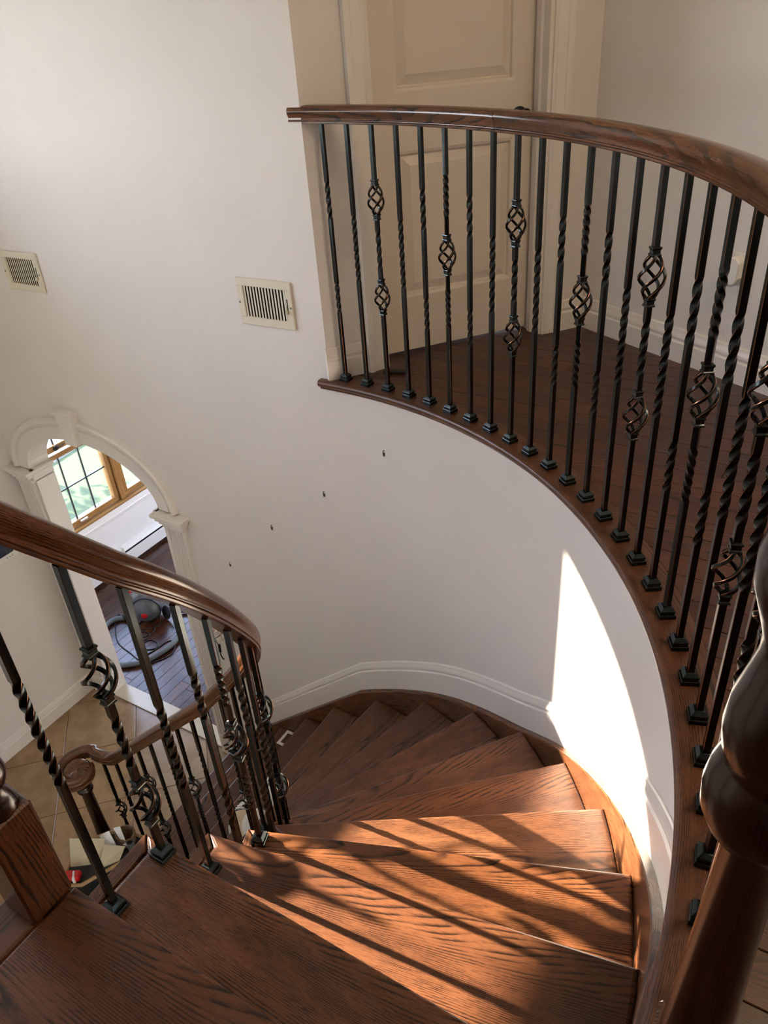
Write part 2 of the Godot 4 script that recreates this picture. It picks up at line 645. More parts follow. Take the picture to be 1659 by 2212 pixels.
	base_run("baseboard_back", Vector2(-1.02, -1.665), Vector2(-0.99, -1.665), FLOOR, 0.14)
	# front door casing and leaf in the left wall
	st = mb()
	box(st, Vector3(-2.385, FLOOR + 1.05, -0.885), Vector3(0.03, 2.1, 0.09), 0.004)
	box(st, Vector3(-2.385, FLOOR + 1.05, 0.285), Vector3(0.03, 2.1, 0.09), 0.004)
	box(st, Vector3(-2.385, FLOOR + 2.145, -0.3), Vector3(0.03, 0.09, 1.26), 0.004)
	struct(put(st, "trim_2", M.trim), "white casing round the front door")
	st = mb()
	box(st, Vector3(-2.384, FLOOR + 1.05, -0.3), Vector3(0.012, 2.08, 1.06), 0.003)
	struct(put(st, "door_2", M.trim), "white front door in the left wall")
	# high window over the front door
	var win := Node3D.new()
	win.name = "window_2"
	add_child(win)
	struct(win, "wide window high above the front door")
	st = mb()
	box(st, Vector3(-2.40, wy0 + 0.008, (wz0 + wz1) * 0.5), Vector3(0.17, 0.016, wz1 - wz0), 0.003)
	put(st, "window_sill", M.trim, win)
	st = mb()
	box(st, Vector3(-2.47, (wy0 + wy1) * 0.5, (wz0 + wz1) * 0.5), Vector3(0.006, wy1 - wy0, wz1 - wz0))
	put(st, "pane", M.glass, win)
	win = Node3D.new()
	win.name = "added_window_3"  # unseen window, added to let more sky light into the foyer
	add_child(win)
	struct(win, "unseen lower window added in the left wall to let in more sky light")
	st = mb()
	box(st, Vector3(-2.40, 0.308, 1.25), Vector3(0.17, 0.016, 1.3), 0.003)
	put(st, "window_sill", M.trim, win)
	st = mb()
	box(st, Vector3(-2.47, 0.725, 1.25), Vector3(0.006, 0.85, 1.3))
	put(st, "pane", M.glass, win)
	# unseen partition, added to keep light out of the hall behind the camera
	st = mb()
	box(st, Vector3(0.66, TOP * 0.5 - 0.15, 1.70), Vector3(0.10, TOP + 0.3, 1.8))
	struct(put(st, "wall_light_block", M.wall), "unseen white partition added to darken the hall behind the camera")
	# unseen roof overhang, added so its edge cuts the top of the sunbeam
	st = mb()
	box(st, Vector3(-3.17, 2.24, 0.4), Vector3(1.2, 0.154, 4.6))
	struct(put(st, "added_eave", M.trim), "unseen white eave added above the high window to cut the sunbeam")
func base_profile(h: float) -> PackedVector2Array:   # x = out from the wall, y = up
	return PackedVector2Array([Vector2(0, 0), Vector2(0.016, 0), Vector2(0.016, h - 0.052), Vector2(0.0105, h - 0.046), Vector2(0.0105, h - 0.040), Vector2(0.014, h - 0.035), Vector2(0.0135, h - 0.022), Vector2(0.008, h - 0.012), Vector2(0.0075, h - 0.004), Vector2(0.004, h), Vector2(0, h)])

func base_run(called: String, a: Vector2, b: Vector2, y: float, h: float, parent: Node = self) -> MeshInstance3D:
	var st := mb()
	var d := (b - a).normalized()
	var n := Vector3(-d.y, 0, d.x)
	sweep(st, [v3(a, y), v3(b, y)], [n, n], [Vector3.UP, Vector3.UP], base_profile(h), [1, 2, 3, 4, 5, 8, 9, 10])
	var m := put(st, called, M.trim, parent)
	if parent == self:
		struct(m, "white moulded baseboard, %s" % called.replace("_", " "))
	return m

func build_arch_trim() -> void:
	var tr := Node3D.new()
	tr.name = "trim_3"
	add_child(tr)
	struct(tr, "white arch casing with fluted pilasters, capitals and a keystone")
	var zf := -RW
	# archivolt
	var st := mb()
	var prof := [Vector2(0.0, 0.0), Vector2(0.0, 0.016), Vector2(0.075, 0.018), Vector2(0.078, 0.012), Vector2(0.085, 0.012), Vector2(0.092, 0.022), Vector2(0.105, 0.030), Vector2(0.118, 0.030), Vector2(0.124, 0.022), Vector2(0.128, 0.0)]
	var rings := []
	for i in 49:
		var t := PI * i / 48.0
		var c := Vector2(-1.69 + 0.52 * cos(t), -0.90 + 0.285 * sin(t))
		var nrm := Vector2(cos(t) / 0.52, sin(t) / 0.285).normalized()
		var r := []
		for q: Vector2 in prof:
			var p := c + nrm * (q.x - 0.004)
			r.append(Vector3(p.x, p.y, zf + q.y - 0.002))
		rings.append(r)
	skin(st, rings, true, [1, 2, 3, 4, 5, 7, 8, 9])
	put(st, "archivolt", M.trim, tr)
	# keystone
	st = mb()
	var kp := PackedVector2Array([Vector2(-0.036, -0.012), Vector2(0.036, -0.012), Vector2(0.062, 0.165), Vector2(-0.062, 0.165)])
	extrude(st, Transform3D(Basis.IDENTITY, Vector3(-1.69, -0.615, zf - 0.002)), kp, 0.055, [[0.0, 0.0], [0.0, 0.046], [0.006, 0.055]])
	put(st, "keystone", M.trim, tr)
	st = mb()
	box(st, Vector3(-1.69, -0.615 + 0.172, zf + 0.030), Vector3(0.150, 0.016, 0.064), 0.004)
	put(st, "keystone_cap", M.trim, tr)
	# pilasters with flutes
	for cx: float in [-1.085, -2.285]:
		var pil := part("pilaster", tr)
		st = mb()
		var w := 0.135
		var pp := PackedVector2Array([Vector2(-w / 2, 0), Vector2(-w / 2, 0.020)])
		for f in 5:
			var fx := -0.044 + 0.022 * f
			for g in 7:
				var t := PI + PI * g / 6.0
				pp.append(Vector2(fx + 0.008 * cos(t), 0.020 + 0.008 * sin(t)))
		pp.append(Vector2(w / 2, 0.020))
		pp.append(Vector2(w / 2, 0))
		var xf := Transform3D(Basis(Vector3(1, 0, 0), Vector3(0, 0, 1), Vector3(0, 1, 0)), Vector3(cx, FLOOR + 0.16, zf - 0.002))
		extrude(st, xf, pp, 1.59)
		put(st, "fluted_shaft", M.trim, pil)
		st = mb()
		box(st, Vector3(cx, FLOOR + 0.08, zf + 0.011), Vector3(0.142, 0.16, 0.026), 0.003)
		put(st, "plinth", M.trim, pil)
		st = mb()
		box(st, Vector3(cx, -0.988, zf + 0.014), Vector3(0.150, 0.022, 0.030), 0.003)
		box(st, Vector3(cx, -0.966, zf + 0.020), Vector3(0.170, 0.022, 0.042), 0.006)
		box(st, Vector3(cx, -0.942, zf + 0.026), Vector3(0.192, 0.026, 0.054), 0.005)
		box(st, Vector3(cx, -0.918, zf + 0.034), Vector3(0.220, 0.022, 0.070), 0.004)
		put(st, "capital", M.trim, pil)
	# lined jambs and the capital band that runs through the opening
	for sd: float in [-1.0, 1.0]:
		st = mb()
		var jx := -1.69 + sd * 0.514
		box(st, Vector3(jx, (FLOOR - 0.99) * 0.5, zf - 0.0625), Vector3(0.012, -0.99 - FLOOR, 0.129), 0.001)
		put(st, "jamb", M.trim, tr)
		st = mb()
		box(st, Vector3(jx - sd * 0.006, -0.955, zf - 0.05), Vector3(0.024, 0.05, 0.15), 0.006)
		box(st, Vector3(jx - sd * 0.012, -0.918, zf - 0.05), Vector3(0.036, 0.022, 0.16), 0.004)
		put(st, "jamb_capital", M.trim, tr)

func plank_field(parent: Node, region: PackedVector2Array, y: float, wide: float, along_x: bool, mats: Array, keep: Rect2, sd: int) -> void:
	var r := RandomNumberGenerator.new()
	r.seed = sd
	var lo := Vector2(1e9, 1e9)
	var hi := -lo
	for p in region:
		lo = lo.min(p)
		hi = hi.max(p)
	var a0 := lo.y if along_x else lo.x
	var a1 := hi.y if along_x else hi.x
	var b0 := lo.x if along_x else lo.y
	var b1 := hi.x if along_x else hi.y
	var row := a0
	while row < a1:
		var at := b0 - r.randf() * 1.2
		while at < b1:
			var ln := r.randf_range(0.7, 1.6)
			var g := 0.0008
			var rect := Rect2(at + g, row + g, ln - 2 * g, wide - 2 * g) if along_x else Rect2(row + g, at + g, wide - 2 * g, ln - 2 * g)
			var off := Vector2(r.randf() * 0.6, r.randf() * 0.6)
			var mi := r.randi() % mats.size()
			if rect.intersects(keep):
				var poly := PackedVector2Array([rect.position, Vector2(rect.end.x, rect.position.y), rect.end, Vector2(rect.position.x, rect.end.y)])
				for c: PackedVector2Array in Geometry2D.intersect_polygons(poly, region):
					if c.size() < 3 or absf(area(c)) < 0.0004:
						continue
					var st := mb()
					var q := PackedVector2Array()
					for w in c:
						q.append(w)
					slab(st, q, y, 0.012, [[0.0012, 0.0], [0.0, 0.0012], [0.0, 0.012]], Vector2(1, 0) if along_x else Vector2(0, 1), off - (rect.position if along_x else Vector2(rect.position.y, -rect.position.x)))
					put(st, "plank", mats[mi], parent)
			at += ln
		row += wide

func area(p: PackedVector2Array) -> float:
	var s := 0.0
	for i in p.size():
		s += p[i].cross(p[(i + 1) % p.size()])
	return s * 0.5

# ---------------------------------------------------------------- room beyond the arch
func build_den() -> void:
	var x0 := -3.32
	var st := mb()
	box(st, Vector3(-1.9, FLOOR - 0.07, -3.4), Vector3(3.2, 0.12, 3.24))
	var fl := struct(put(st, "floor_den", M.plank[2]), "dark oak plank floor of the room beyond the arch")
	plank_field(fl, PackedVector2Array([Vector2(-3.26, -1.79), Vector2(-0.4, -1.79), Vector2(-0.4, -4.7), Vector2(-3.26, -4.7)]), FLOOR, 0.083, false, M.den_plank, Rect2(-3.3, -3.9, 2.3, 2.15), 41)
	# window wall (facade of the room)
	var wz := [-2.33, -3.72]
	var wy := [-2.165, -0.75]
	st = mb()
	box(st, Vector3(x0 - 0.08, (FLOOR + wy[0]) * 0.5, -3.3), Vector3(0.16, wy[0] - FLOOR, 3.2))
	box(st, Vector3(x0 - 0.08, (wy[1] - 0.35) * 0.5, -3.3), Vector3(0.16, -0.35 - wy[1], 3.2))
	box(st, Vector3(x0 - 0.08, (wy[0] + wy[1]) * 0.5, (-1.7 + wz[0]) * 0.5), Vector3(0.16, wy[1] - wy[0], -1.7 - wz[0]))
	box(st, Vector3(x0 - 0.08, (wy[0] + wy[1]) * 0.5, (wz[1] - 4.9) * 0.5), Vector3(0.16, wy[1] - wy[0], wz[1] + 4.9))
	struct(put(st, "wall_den_left", M.wall), "pale wall under and round the oak window beyond the arch")
	st = mb()
	for r: Array in [[-3.5, -0.3, FLOOR, -2.1], [-3.5, -0.3, -0.75, -0.35], [-3.5, -3.0, -2.1, -0.75], [-0.9, -0.3, -2.1, -0.75]]:
		box(st, Vector3((r[0] + r[1]) * 0.5, (r[2] + r[3]) * 0.5, -4.76), Vector3(r[1] - r[0], r[3] - r[2], 0.12))
	struct(put(st, "wall_den_back", M.wall), "far wall of the room beyond the arch")
	var bw := Node3D.new()
	bw.name = "added_window_4"  # added out of view to brighten this room
	add_child(bw)
	struct(bw, "unseen wide window added in the far wall to brighten the room beyond the arch")
	st = mb()
	for r: Array in [[-3.0, -2.95], [-1.975, -1.925], [-0.95, -0.9]]:
		box(st, Vector3((r[0] + r[1]) * 0.5, -1.425, -4.76), Vector3(0.05, 1.35, 0.06))
	for yy: float in [-2.075, -0.775]:
		box(st, Vector3(-1.95, yy, -4.76), Vector3(2.1, 0.05, 0.06))
	put(st, "window_frame", M.window_wood, bw)
	st = mb()
	box(st, Vector3(-1.95, -1.425, -4.765), Vector3(2.06, 1.31, 0.005))
	put(st, "pane", M.glass, bw)
	st = mb()
	box(st, Vector3(-0.35, (FLOOR - 0.35) * 0.5, -3.3), Vector3(0.12, -0.35 - FLOOR, 3.1))
	struct(put(st, "wall_den_right", M.wall), "right wall of the room beyond the arch")
	st = mb()
	box(st, Vector3(-2.86, (FLOOR + TOP) * 0.5, -1.73), Vector3(0.92, TOP - FLOOR, 0.125))
	struct(put(st, "wall_den_front", M.wall), "short wall beside the arch on the window side")
	st = mb()
	box(st, Vector3(-1.9, -0.30, -3.3), Vector3(3.2, 0.10, 3.2))
	struct(put(st, "ceiling_den", M.ceiling), "white ceiling of the room beyond the arch")
	# twin oak window
	var win := Node3D.new()
	win.name = "window_1"
	add_child(win)
	struct(win, "golden oak double window with dark glazing bars, seen through the arch")
	var ymid := -1.49
	for u in 2:
		var za: float = [-2.335, -3.055][u]
		var zb: float = [-2.995, -3.715][u]
		var zc := (za + zb) * 0.5
		for lev in 2:
			var ya: float = [wy[0] + 0.005, ymid + 0.012][lev]
			var yb: float = [ymid - 0.012, wy[1] - 0.005][lev]
			var sash := part("sash", win)
			for r: Array in [[Vector3(0, ya + 0.024, zc), Vector3(0.055, 0.048, za - zb), 2], [Vector3(0, yb - 0.020, zc), Vector3(0.055, 0.040, za - zb), 2], [Vector3(0, (ya + yb) * 0.5, za - 0.022), Vector3(0.055, yb - ya - 0.089, 0.044), 1], [Vector3(0, (ya + yb) * 0.5, zb + 0.022), Vector3(0.055, yb - ya - 0.089, 0.044), 1]]:
				st = mb()
				box(st, Vector3(x0 - 0.05, 0, 0) + r[0], r[1], 0.004, Basis.IDENTITY, r[2], Vector2(0.3 * u, 0.2))
				put(st, "frame_rail", M.window_wood, sash)
			st = mb()
			box(st, Vector3(x0 - 0.055, (ya + yb) * 0.5 + 0.004, zc), Vector3(0.005, yb - ya - 0.08, za - zb - 0.08))
			put(st, "pane", M.glass, sash)
			for k in 2:
				st = mb()
				box(st, Vector3(x0 - 0.050, (ya + yb) * 0.5 + 0.004, lerpf(za - 0.044, zb + 0.044, (k + 1) / 3.0)), Vector3(0.012, yb - ya - 0.089, 0.010))
				put(st, "glazing_bar", M.lead, sash)
			st = mb()
			box(st, Vector3(x0 - 0.050, (ya + yb) * 0.5 + 0.01, zc), Vector3(0.011, 0.010, za - zb - 0.09))
			put(st, "glazing_bar", M.lead, sash)
			if lev == 0:
				st = mb()
				box(st, Vector3(x0 - 0.016, ya + 0.030, zc + 0.06), Vector3(0.014, 0.016, 0.075), 0.004)
				put(st, "sash_lift", M.white_plastic, sash)
			else:
				st = mb()
				lathe(st, [Vector2(0.0, 0.0), Vector2(0.022, 0.0), Vector2(0.022, 0.008), Vector2(0.012, 0.014), Vector2(0.0, 0.015)], Transform3D(Basis(Vector3(0, 0, 1), -PI / 2), Vector3(x0 - 0.022, ya + 0.026, zc + 0.10)), 16, [1, 2])
				tube(st, [Vector3(x0 - 0.01, ya + 0.026, zc + 0.10), Vector3(x0 - 0.004, ya + 0.030, zc + 0.06), Vector3(x0 - 0.004, ya + 0.034, zc + 0.03)], 0.004, 6)
				put(st, "crank", M.dark, sash)
	st = mb()
	box(st, Vector3(x0 - 0.05, (wy[0] + wy[1]) * 0.5, -3.025), Vector3(0.085, wy[1] - wy[0], 0.058), 0.006, Basis.IDENTITY, 1)
	put(st, "mullion", M.window_wood, win)
	st = mb()
	box(st, Vector3(x0 - 0.004, wy[0] - 0.010, -3.025), Vector3(0.055, 0.024, 1.46), 0.006, Basis.IDENTITY, 2)
	put(st, "stool", M.window_wood, win)
	st = mb()
	box(st, Vector3(x0 + 0.008, wy[0] - 0.048, -3.025), Vector3(0.022, 0.05, 1.46), 0.003)
	box(st, Vector3(x0 + 0.012, wy[0] - 0.076, -3.025), Vector3(0.030, 0.012, 1.46), 0.004)
	box(st, Vector3(x0 + 0.006, wy[0] - 0.095, -3.025), Vector3(0.016, 0.025, 1.46), 0.004)
	put(st, "apron", M.trim, win)
	# hot-water heater along the foot of the wall
	var ht := thing("baseboard_heater", "long white baseboard heater under the oak window beyond the arch", "heater", Vector3(x0 + 0.002, FLOOR, -3.25))
	st = mb()
	box(st, Vector3(0.006, 0.10, 0), Vector3(0.012, 0.19, 2.5), 0.002)
	put(st, "back_plate", M.trim, ht)
	st = mb()
	box(st, Vector3(0.052, 0.085, 0), Vector3(0.010, 0.11, 2.5), 0.003)
	put(st, "front_cover", M.trim, ht)
	st = mb()
	extrude(st, Transform3D(Basis.IDENTITY, Vector3(0, 0, -1.25)), PackedVector2Array([Vector2(0.0, 0.198), Vector2(0.042, 0.188), Vector2(0.056, 0.162), Vector2(0.052, 0.160), Vector2(0.038, 0.180), Vector2(0.0, 0.188)]), 2.5)
	put(st, "top_flap", M.trim, ht)
	st = mb()
	box(st, Vector3(0.030, 0.10, 0), Vector3(0.034, 0.06, 2.46))
	put(st, "fins", M.dark, ht)
	for zz: float in [0.42, -0.6]:
		st = mb()
		box(st, Vector3(0.032, 0.105, zz), Vector3(0.056, 0.185, 0.006), 0.001)
		put(st, "joint_cover", M.trim, ht)

# ---------------------------------------------------------------- outside
func build_outside() -> void:
	var gr := Gradient.new()
	gr.colors = PackedColorArray([Color(0.085, 0.16, 0.03), Color(0.20, 0.27, 0.07)])
	var lawn := mat(Color(1, 1, 1), 0.9)
	lawn.albedo_texture = noise_tex(71, 0.03, gr, 512, 5)
	lawn.uv1_triplanar = true
	lawn.uv1_world_triplanar = true
	lawn.uv1_scale = Vector3(0.6, 0.6, 0.6)
	var st := mb()
	box(st, Vector3(-19.0, -3.2, 0.0), Vector3(30.0, 0.2, 60.0))
	struct(put(st, "ground_lawn", lawn), "green lawn outside the window")
	st = mb()
	box(st, Vector3(-9.7, -3.09, 0.0), Vector3(8.0, 0.04, 50.0), 0.0, Basis(Vector3.UP, 0.12))
	struct(put(st, "ground_driveway", mat(Color(0.36, 0.37, 0.39), 0.9)), "pale grey driveway beyond the lawn")
	# unseen tree, added so its crown keeps the low sun off the oak window
	var tr := thing("sun_block_tree", "unseen leafy tree added outside to shade the oak window", "tree", Vector3(-7.4, -3.1, -2.6))
	st = mb()
	tube(st, [Vector3(0, 0, 0), Vector3(0.03, 1.0, 0.02), Vector3(0, 2.0, 0)], 0.13, 10, 0.07)
	put(st, "trunk", mat(Color(0.25, 0.19, 0.14), 0.9), tr)
	var r := RandomNumberGenerator.new()
	r.seed = 91
	st = mb()
	for i in 5200:
		var d := Vector3(r.randfn(), r.randfn(), r.randfn()).normalized() * pow(r.randf(), 0.4)
		var c := Vector3(0, 2.35, 0) + d * Vector3(1.2, 1.75, 1.9)
		var a := Vector3(r.randfn(), r.randfn(), r.randfn()).normalized()
		var b := a.cross(Vector3(r.randfn(), r.randfn(), r.randfn())).normalized()
		var l := r.randf_range(0.06, 0.11)
		quad(st, c - a * l, c + b * l * 0.5, c + a * l, c - b * l * 0.5)
	put(st, "foliage", mat(Color(0.16, 0.27, 0.08), 0.8), tr)

# ---------------------------------------------------------------- upper floor
const DW0 := Vector2(0.0, -1.665)          # start of the door wall
const DD := Vector2(0.6018, -0.7986)       # its direction
const DN := Vector2(0.7986, 0.6018)        # its face
const RD := Vector2(0.8746, 0.4848)        # right wall direction

func build_upper_floor() -> void:
	var p1 := DW0 + DD * 1.14
	var p2 := p1 + RD * 3.6
	var out := arc_between(RW + 0.03, 1.0, 90.0, 2.0)
	out.append_array(PackedVector2Array([Vector2(RW + 0.03, 0.26), Vector2(0.735, 0.26), Vector2(0.735, 2.6), Vector2(4.2, 2.6), Vector2(4.2, p2.y), p2, p1, DW0 + DD * 0.94, DW0 + DD * 0.94 - DN * 0.22, DW0 + DD * 0.235 - DN * 0.22, DW0 + DD * 0.235]))
	var st := mb()
	slab(st, out, -0.0125, 0.26)
	var fl := struct(put(st, "floor_upper", M.plank[2]), "dark oak plank floor of the balcony and landing")
	var reg := arc_between(1.741, -0.0, 90.0, 2.0)
	reg.append_array(PackedVector2Array([Vector2(1.741, 0.53), Vector2(0.80, 0.53), Vector2(0.80, 2.6), Vector2(4.2, 2.6), Vector2(4.2, p2.y), p2, p1, DW0 + DD * 0.938, DW0 + DD * 0.938 - DN * 0.20, DW0 + DD * 0.237 - DN * 0.20, DW0 + DD * 0.237, DW0 + DD * 0.1]))
	plank_field(fl, reg, 0.0, 0.083, true, M.plank, Rect2(-0.1, -2.8, 3.5, 3.8), 61)
	# landing border and first board
	st = mb()
	var rim := [[0.006, 0.0], [0.002, 0.002], [0.0, 0.007], [0.0, 0.022], [0.005, 0.027]]
	slab(st, PackedVector2Array([Vector2(0.705, 0.252), Vector2(0.787, 0.252), Vector2(0.787, 2.5), Vector2(0.705, 2.5)]), 0.0, 0.027, rim, Vector2(0, 1), Vector2(0.2, 0.31))
	put(st, "border_board", M.tread_b, fl)
	st = mb()
	slab(st, PackedVector2Array([Vector2(0.7885, 0.245), Vector2(1.740, 0.245), Vector2(1.740, 0.53), Vector2(0.7885, 0.53)]), 0.0, 0.027, rim, Vector2(1, 0), Vector2(0.55, 0.12))
	put(st, "landing_board", M.tread_b, fl)
	# rounded nosing with a cove below it, bent along the balcony
	st = mb()
	var prof := [Vector2(1.740, 0.0), Vector2(1.648, 0.0), Vector2(1.641, -0.002), Vector2(1.6365, -0.007), Vector2(1.635, -0.013), Vector2(1.6365, -0.020), Vector2(1.641, -0.025), Vector2(1.648, -0.027), Vector2(1.651, -0.030), Vector2(1.652, -0.036), Vector2(1.657, -0.042), Vector2(1.6645, -0.046), Vector2(1.667, -0.012), Vector2(1.740, -0.012)]
	var rings := []
	for i in 66:
		var s := -2.2 + (104.0 + 2.2) * i / 65.0
		var r := []
		for q: Vector2 in prof:
			r.append(v3(on_line(q.x, s), q.y))
		rings.append(r)
	skin(st, rings, true, [1, 7, 8, 11, 12, 13], true, 1.0, Vector2(0.1, 0.4))
	struct(put(st, "trim_4", M.tread_b), "rounded dark oak nosing along the balcony edge")

func build_upper_room() -> void:
	var p1 := DW0 + DD * 1.14
	# door wall with its opening
	var st := mb()
	var bd := Basis(Vector3(DD.x, 0, DD.y), Vector3.UP, Vector3(DN.x, 0, DN.y))
	var o := Vector3(DW0.x, 0, DW0.y)
	var ow := PackedVector2Array([Vector2(0, -0.2), Vector2(0.235, -0.2), Vector2(0.235, 2.05), Vector2(0.94, 2.05), Vector2(0.94, -0.2), Vector2(1.14, -0.2), Vector2(1.14, TOP), Vector2(0, TOP)])
	extrude(st, Transform3D(bd, o + bd * Vector3(0, 0, -0.14)), ow, 0.14)
	struct(put(st, "wall_landing", M.wall), "beige-white wall with the panelled door behind the balcony rail")
	st = mb()
	box(st, o + bd * Vector3(0.6, 1.1, -0.30), Vector3(1.4, 2.6, 0.1), 0.0, bd)
	struct(put(st, "wall_closet", M.wall), "wall of the closet behind the panelled door")
	# right wall
	st = mb()
	var br := Basis(Vector3(RD.x, 0, RD.y), Vector3.UP, Vector3(RD.y, 0, -RD.x))
	box(st, v3(p1, 0) + br * Vector3(1.85, (TOP - 0.2) * 0.5, 0.06), Vector3(3.9, TOP + 0.2, 0.12), 0.0, br)
	struct(put(st, "wall_right", M.wall), "cream wall of the balcony on the right")
	base_run("baseboard_right", p1 + RD * 0.012, p1 + RD * 3.5, 0.0, 0.125)
	base_run("baseboard_landing", DW0 - DD * 0.006, DW0 + DD * 0.166, 0.0, 0.125)
	base_run("baseboard_corner", p1 - DD * 0.125, p1 - DD * 0.012, 0.0, 0.125)
	# casing
	var cs := Node3D.new()
	cs.name = "trim_5"
	add_child(cs)
	struct(cs, "white moulded casing round the panelled door")
	var cp := PackedVector2Array([Vector2(0, 0), Vector2(0, 0.012), Vector2(0.008, 0.016), Vector2(0.016, 0.013), Vector2(0.048, 0.016), Vector2(0.052, 0.022), Vector2(0.064, 0.026), Vector2(0.074, 0.024), Vector2(0.076, 0.0)])
	for sd in 2:
		st = mb()
		var e: float = [0.238, 0.937][sd]
		var sg: float = [-1.0, 1.0][sd]
		var pts := [o + bd * Vector3(e, 0, 0), o + bd * Vector3(e, 2.12, 0)]
		sweep(st, pts, [bd.x * sg, bd.x * sg], [bd.z, bd.z], cp, [1, 2, 3, 4, 5, 7, 8])
		put(st, "casing", M.trim, cs)
		st = mb()
		box(st, o + bd * Vector3(e + sg * -0.006, 1.02, -0.066), Vector3(0.016, 2.06, 0.136), 0.001, bd)
		put(st, "jamb", M.trim, cs)
		st = mb()
		box(st, o + bd * Vector3(e - sg * 0.018, 1.02, -0.055), Vector3(0.012, 2.06, 0.03), 0.002, bd)
		put(st, "door_stop", M.trim, cs)
	st = mb()
	box(st, o + bd * Vector3(0.5875, 2.085, 0.010), Vector3(0.85, 0.076, 0.022), 0.004, bd)
	put(st, "head_casing", M.trim, cs)
	# door leaf with raised panels
	var dr := Node3D.new()
	dr.name = "door_1"
	add_child(dr)
	struct(dr, "tall off-white panelled door behind the balcony rail")
	var dz := -0.09
	st = mb()
	for f: Array in [[0.255, 0.368, 0.014, 2.03], [0.842, 0.922, 0.014, 2.03], [0.368, 0.842, 0.014, 0.228], [0.368, 0.842, 0.752, 0.94], [0.368, 0.842, 1.88, 2.03]]:
		box(st, o + bd * Vector3((f[0] + f[1]) * 0.5, (f[2] + f[3]) * 0.5, dz - 0.0175), Vector3(f[1] - f[0], f[3] - f[2], 0.035), 0.0, bd)
	put(st, "leaf", M.door, dr)
	for f: Array in [[0.368, 0.842, 0.228, 0.752], [0.368, 0.842, 0.94, 1.88]]:
		st = mb()
		var w: float = f[1] - f[0]
		var hh: float = f[3] - f[2]
		var rect := PackedVector2Array([Vector2(0, 0), Vector2(w, 0), Vector2(w, hh), Vector2(0, hh)])
		extrude(st, Transform3D(bd, o + bd * Vector3(f[0], f[2], dz - 0.03)), rect, 0.03, [[0.0, 0.0], [0.0, 0.030], [0.010, 0.026], [0.013, 0.014], [0.018, 0.013], [0.050, 0.025], [0.053, 0.025]])
		put(st, "panel", M.door, dr)
	var kb := part("knob", dr)
	st = mb()
	var kx := Transform3D(Basis(bd.x, bd.z, -bd.y), o + bd * Vector3(0.862, 0.822, dz))
	lathe(st, [Vector2(0, 0.0), Vector2(0.032, 0.0), Vector2(0.032, 0.006), Vector2(0.012, 0.010), Vector2(0.011, 0.030), Vector2(0.022, 0.036), Vector2(0.028, 0.047), Vector2(0.024, 0.060), Vector2(0.0, 0.066)], kx, 24, [1, 2])
	put(st, "knob_ball", M.black_iron, kb)
	# plug-in night light on the right wall
	var nl := thing("night_light", "white plug-in night light on the cream wall beyond the balusters", "night light", v3(p1 + RD * 0.735, 0.375))
	st = mb()
	box(st, br * Vector3(0, 0, -0.003), Vector3(0.072, 0.116, 0.006), 0.002, br)
	put(st, "outlet_plate", M.white_plastic, nl)
	st = mb()
	var oval := PackedVector2Array()
	for i in 24:
		var t := TAU * i / 24.0
		oval.append(Vector2(0.026 * cos(t), 0.026 * sin(t) + (0.020 if sin(t) > 0 else -0.020)))
	var bx := Transform3D(Basis(br.x, br.y, -br.z), br * Vector3(-0.012, 0.006, -0.006))
	extrude(st, bx, oval, 0.040, [[0.002, 0.0], [0.0, 0.004], [0.0, 0.034], [0.004, 0.040]])
	put(st, "body", M.white_plastic, nl)
	st = mb()
	var ring := PackedVector2Array()
	for i in 13:
		var t := PI + PI * i / 12.0
		ring.append(Vector2(0.031 * cos(t), 0.031 * sin(t) - 0.020))
	for i in 13:
		var t := TAU - PI * i / 12.0
		ring.append(Vector2(0.0265 * cos(t), 0.0265 * sin(t) - 0.020))
	extrude(st, bx, ring, 0.036)
	put(st, "clear_rim", M.clear_bin, nl)
	# dark metal foot on the floor by the door
	var ds := thing("floor_door_stop", "small dark metal bar lying on the balcony floor by the door", "door stop", Vector3(0.205, 0.0, -1.815))
	st = mb()
	box(st, Vector3(0, 0.006, 0), Vector3(0.085, 0.012, 0.03), 0.003, Basis(Vector3.UP, 0.35))
	put(st, "bar", M.dark, ds)
	st = mb()
	box(st, Vector3(-0.034, 0.006, 0.006), Vector3(0.012, 0.012, 0.055), 0.003, Basis(Vector3.UP, 0.35))
	put(st, "cross_foot", M.dark, ds)

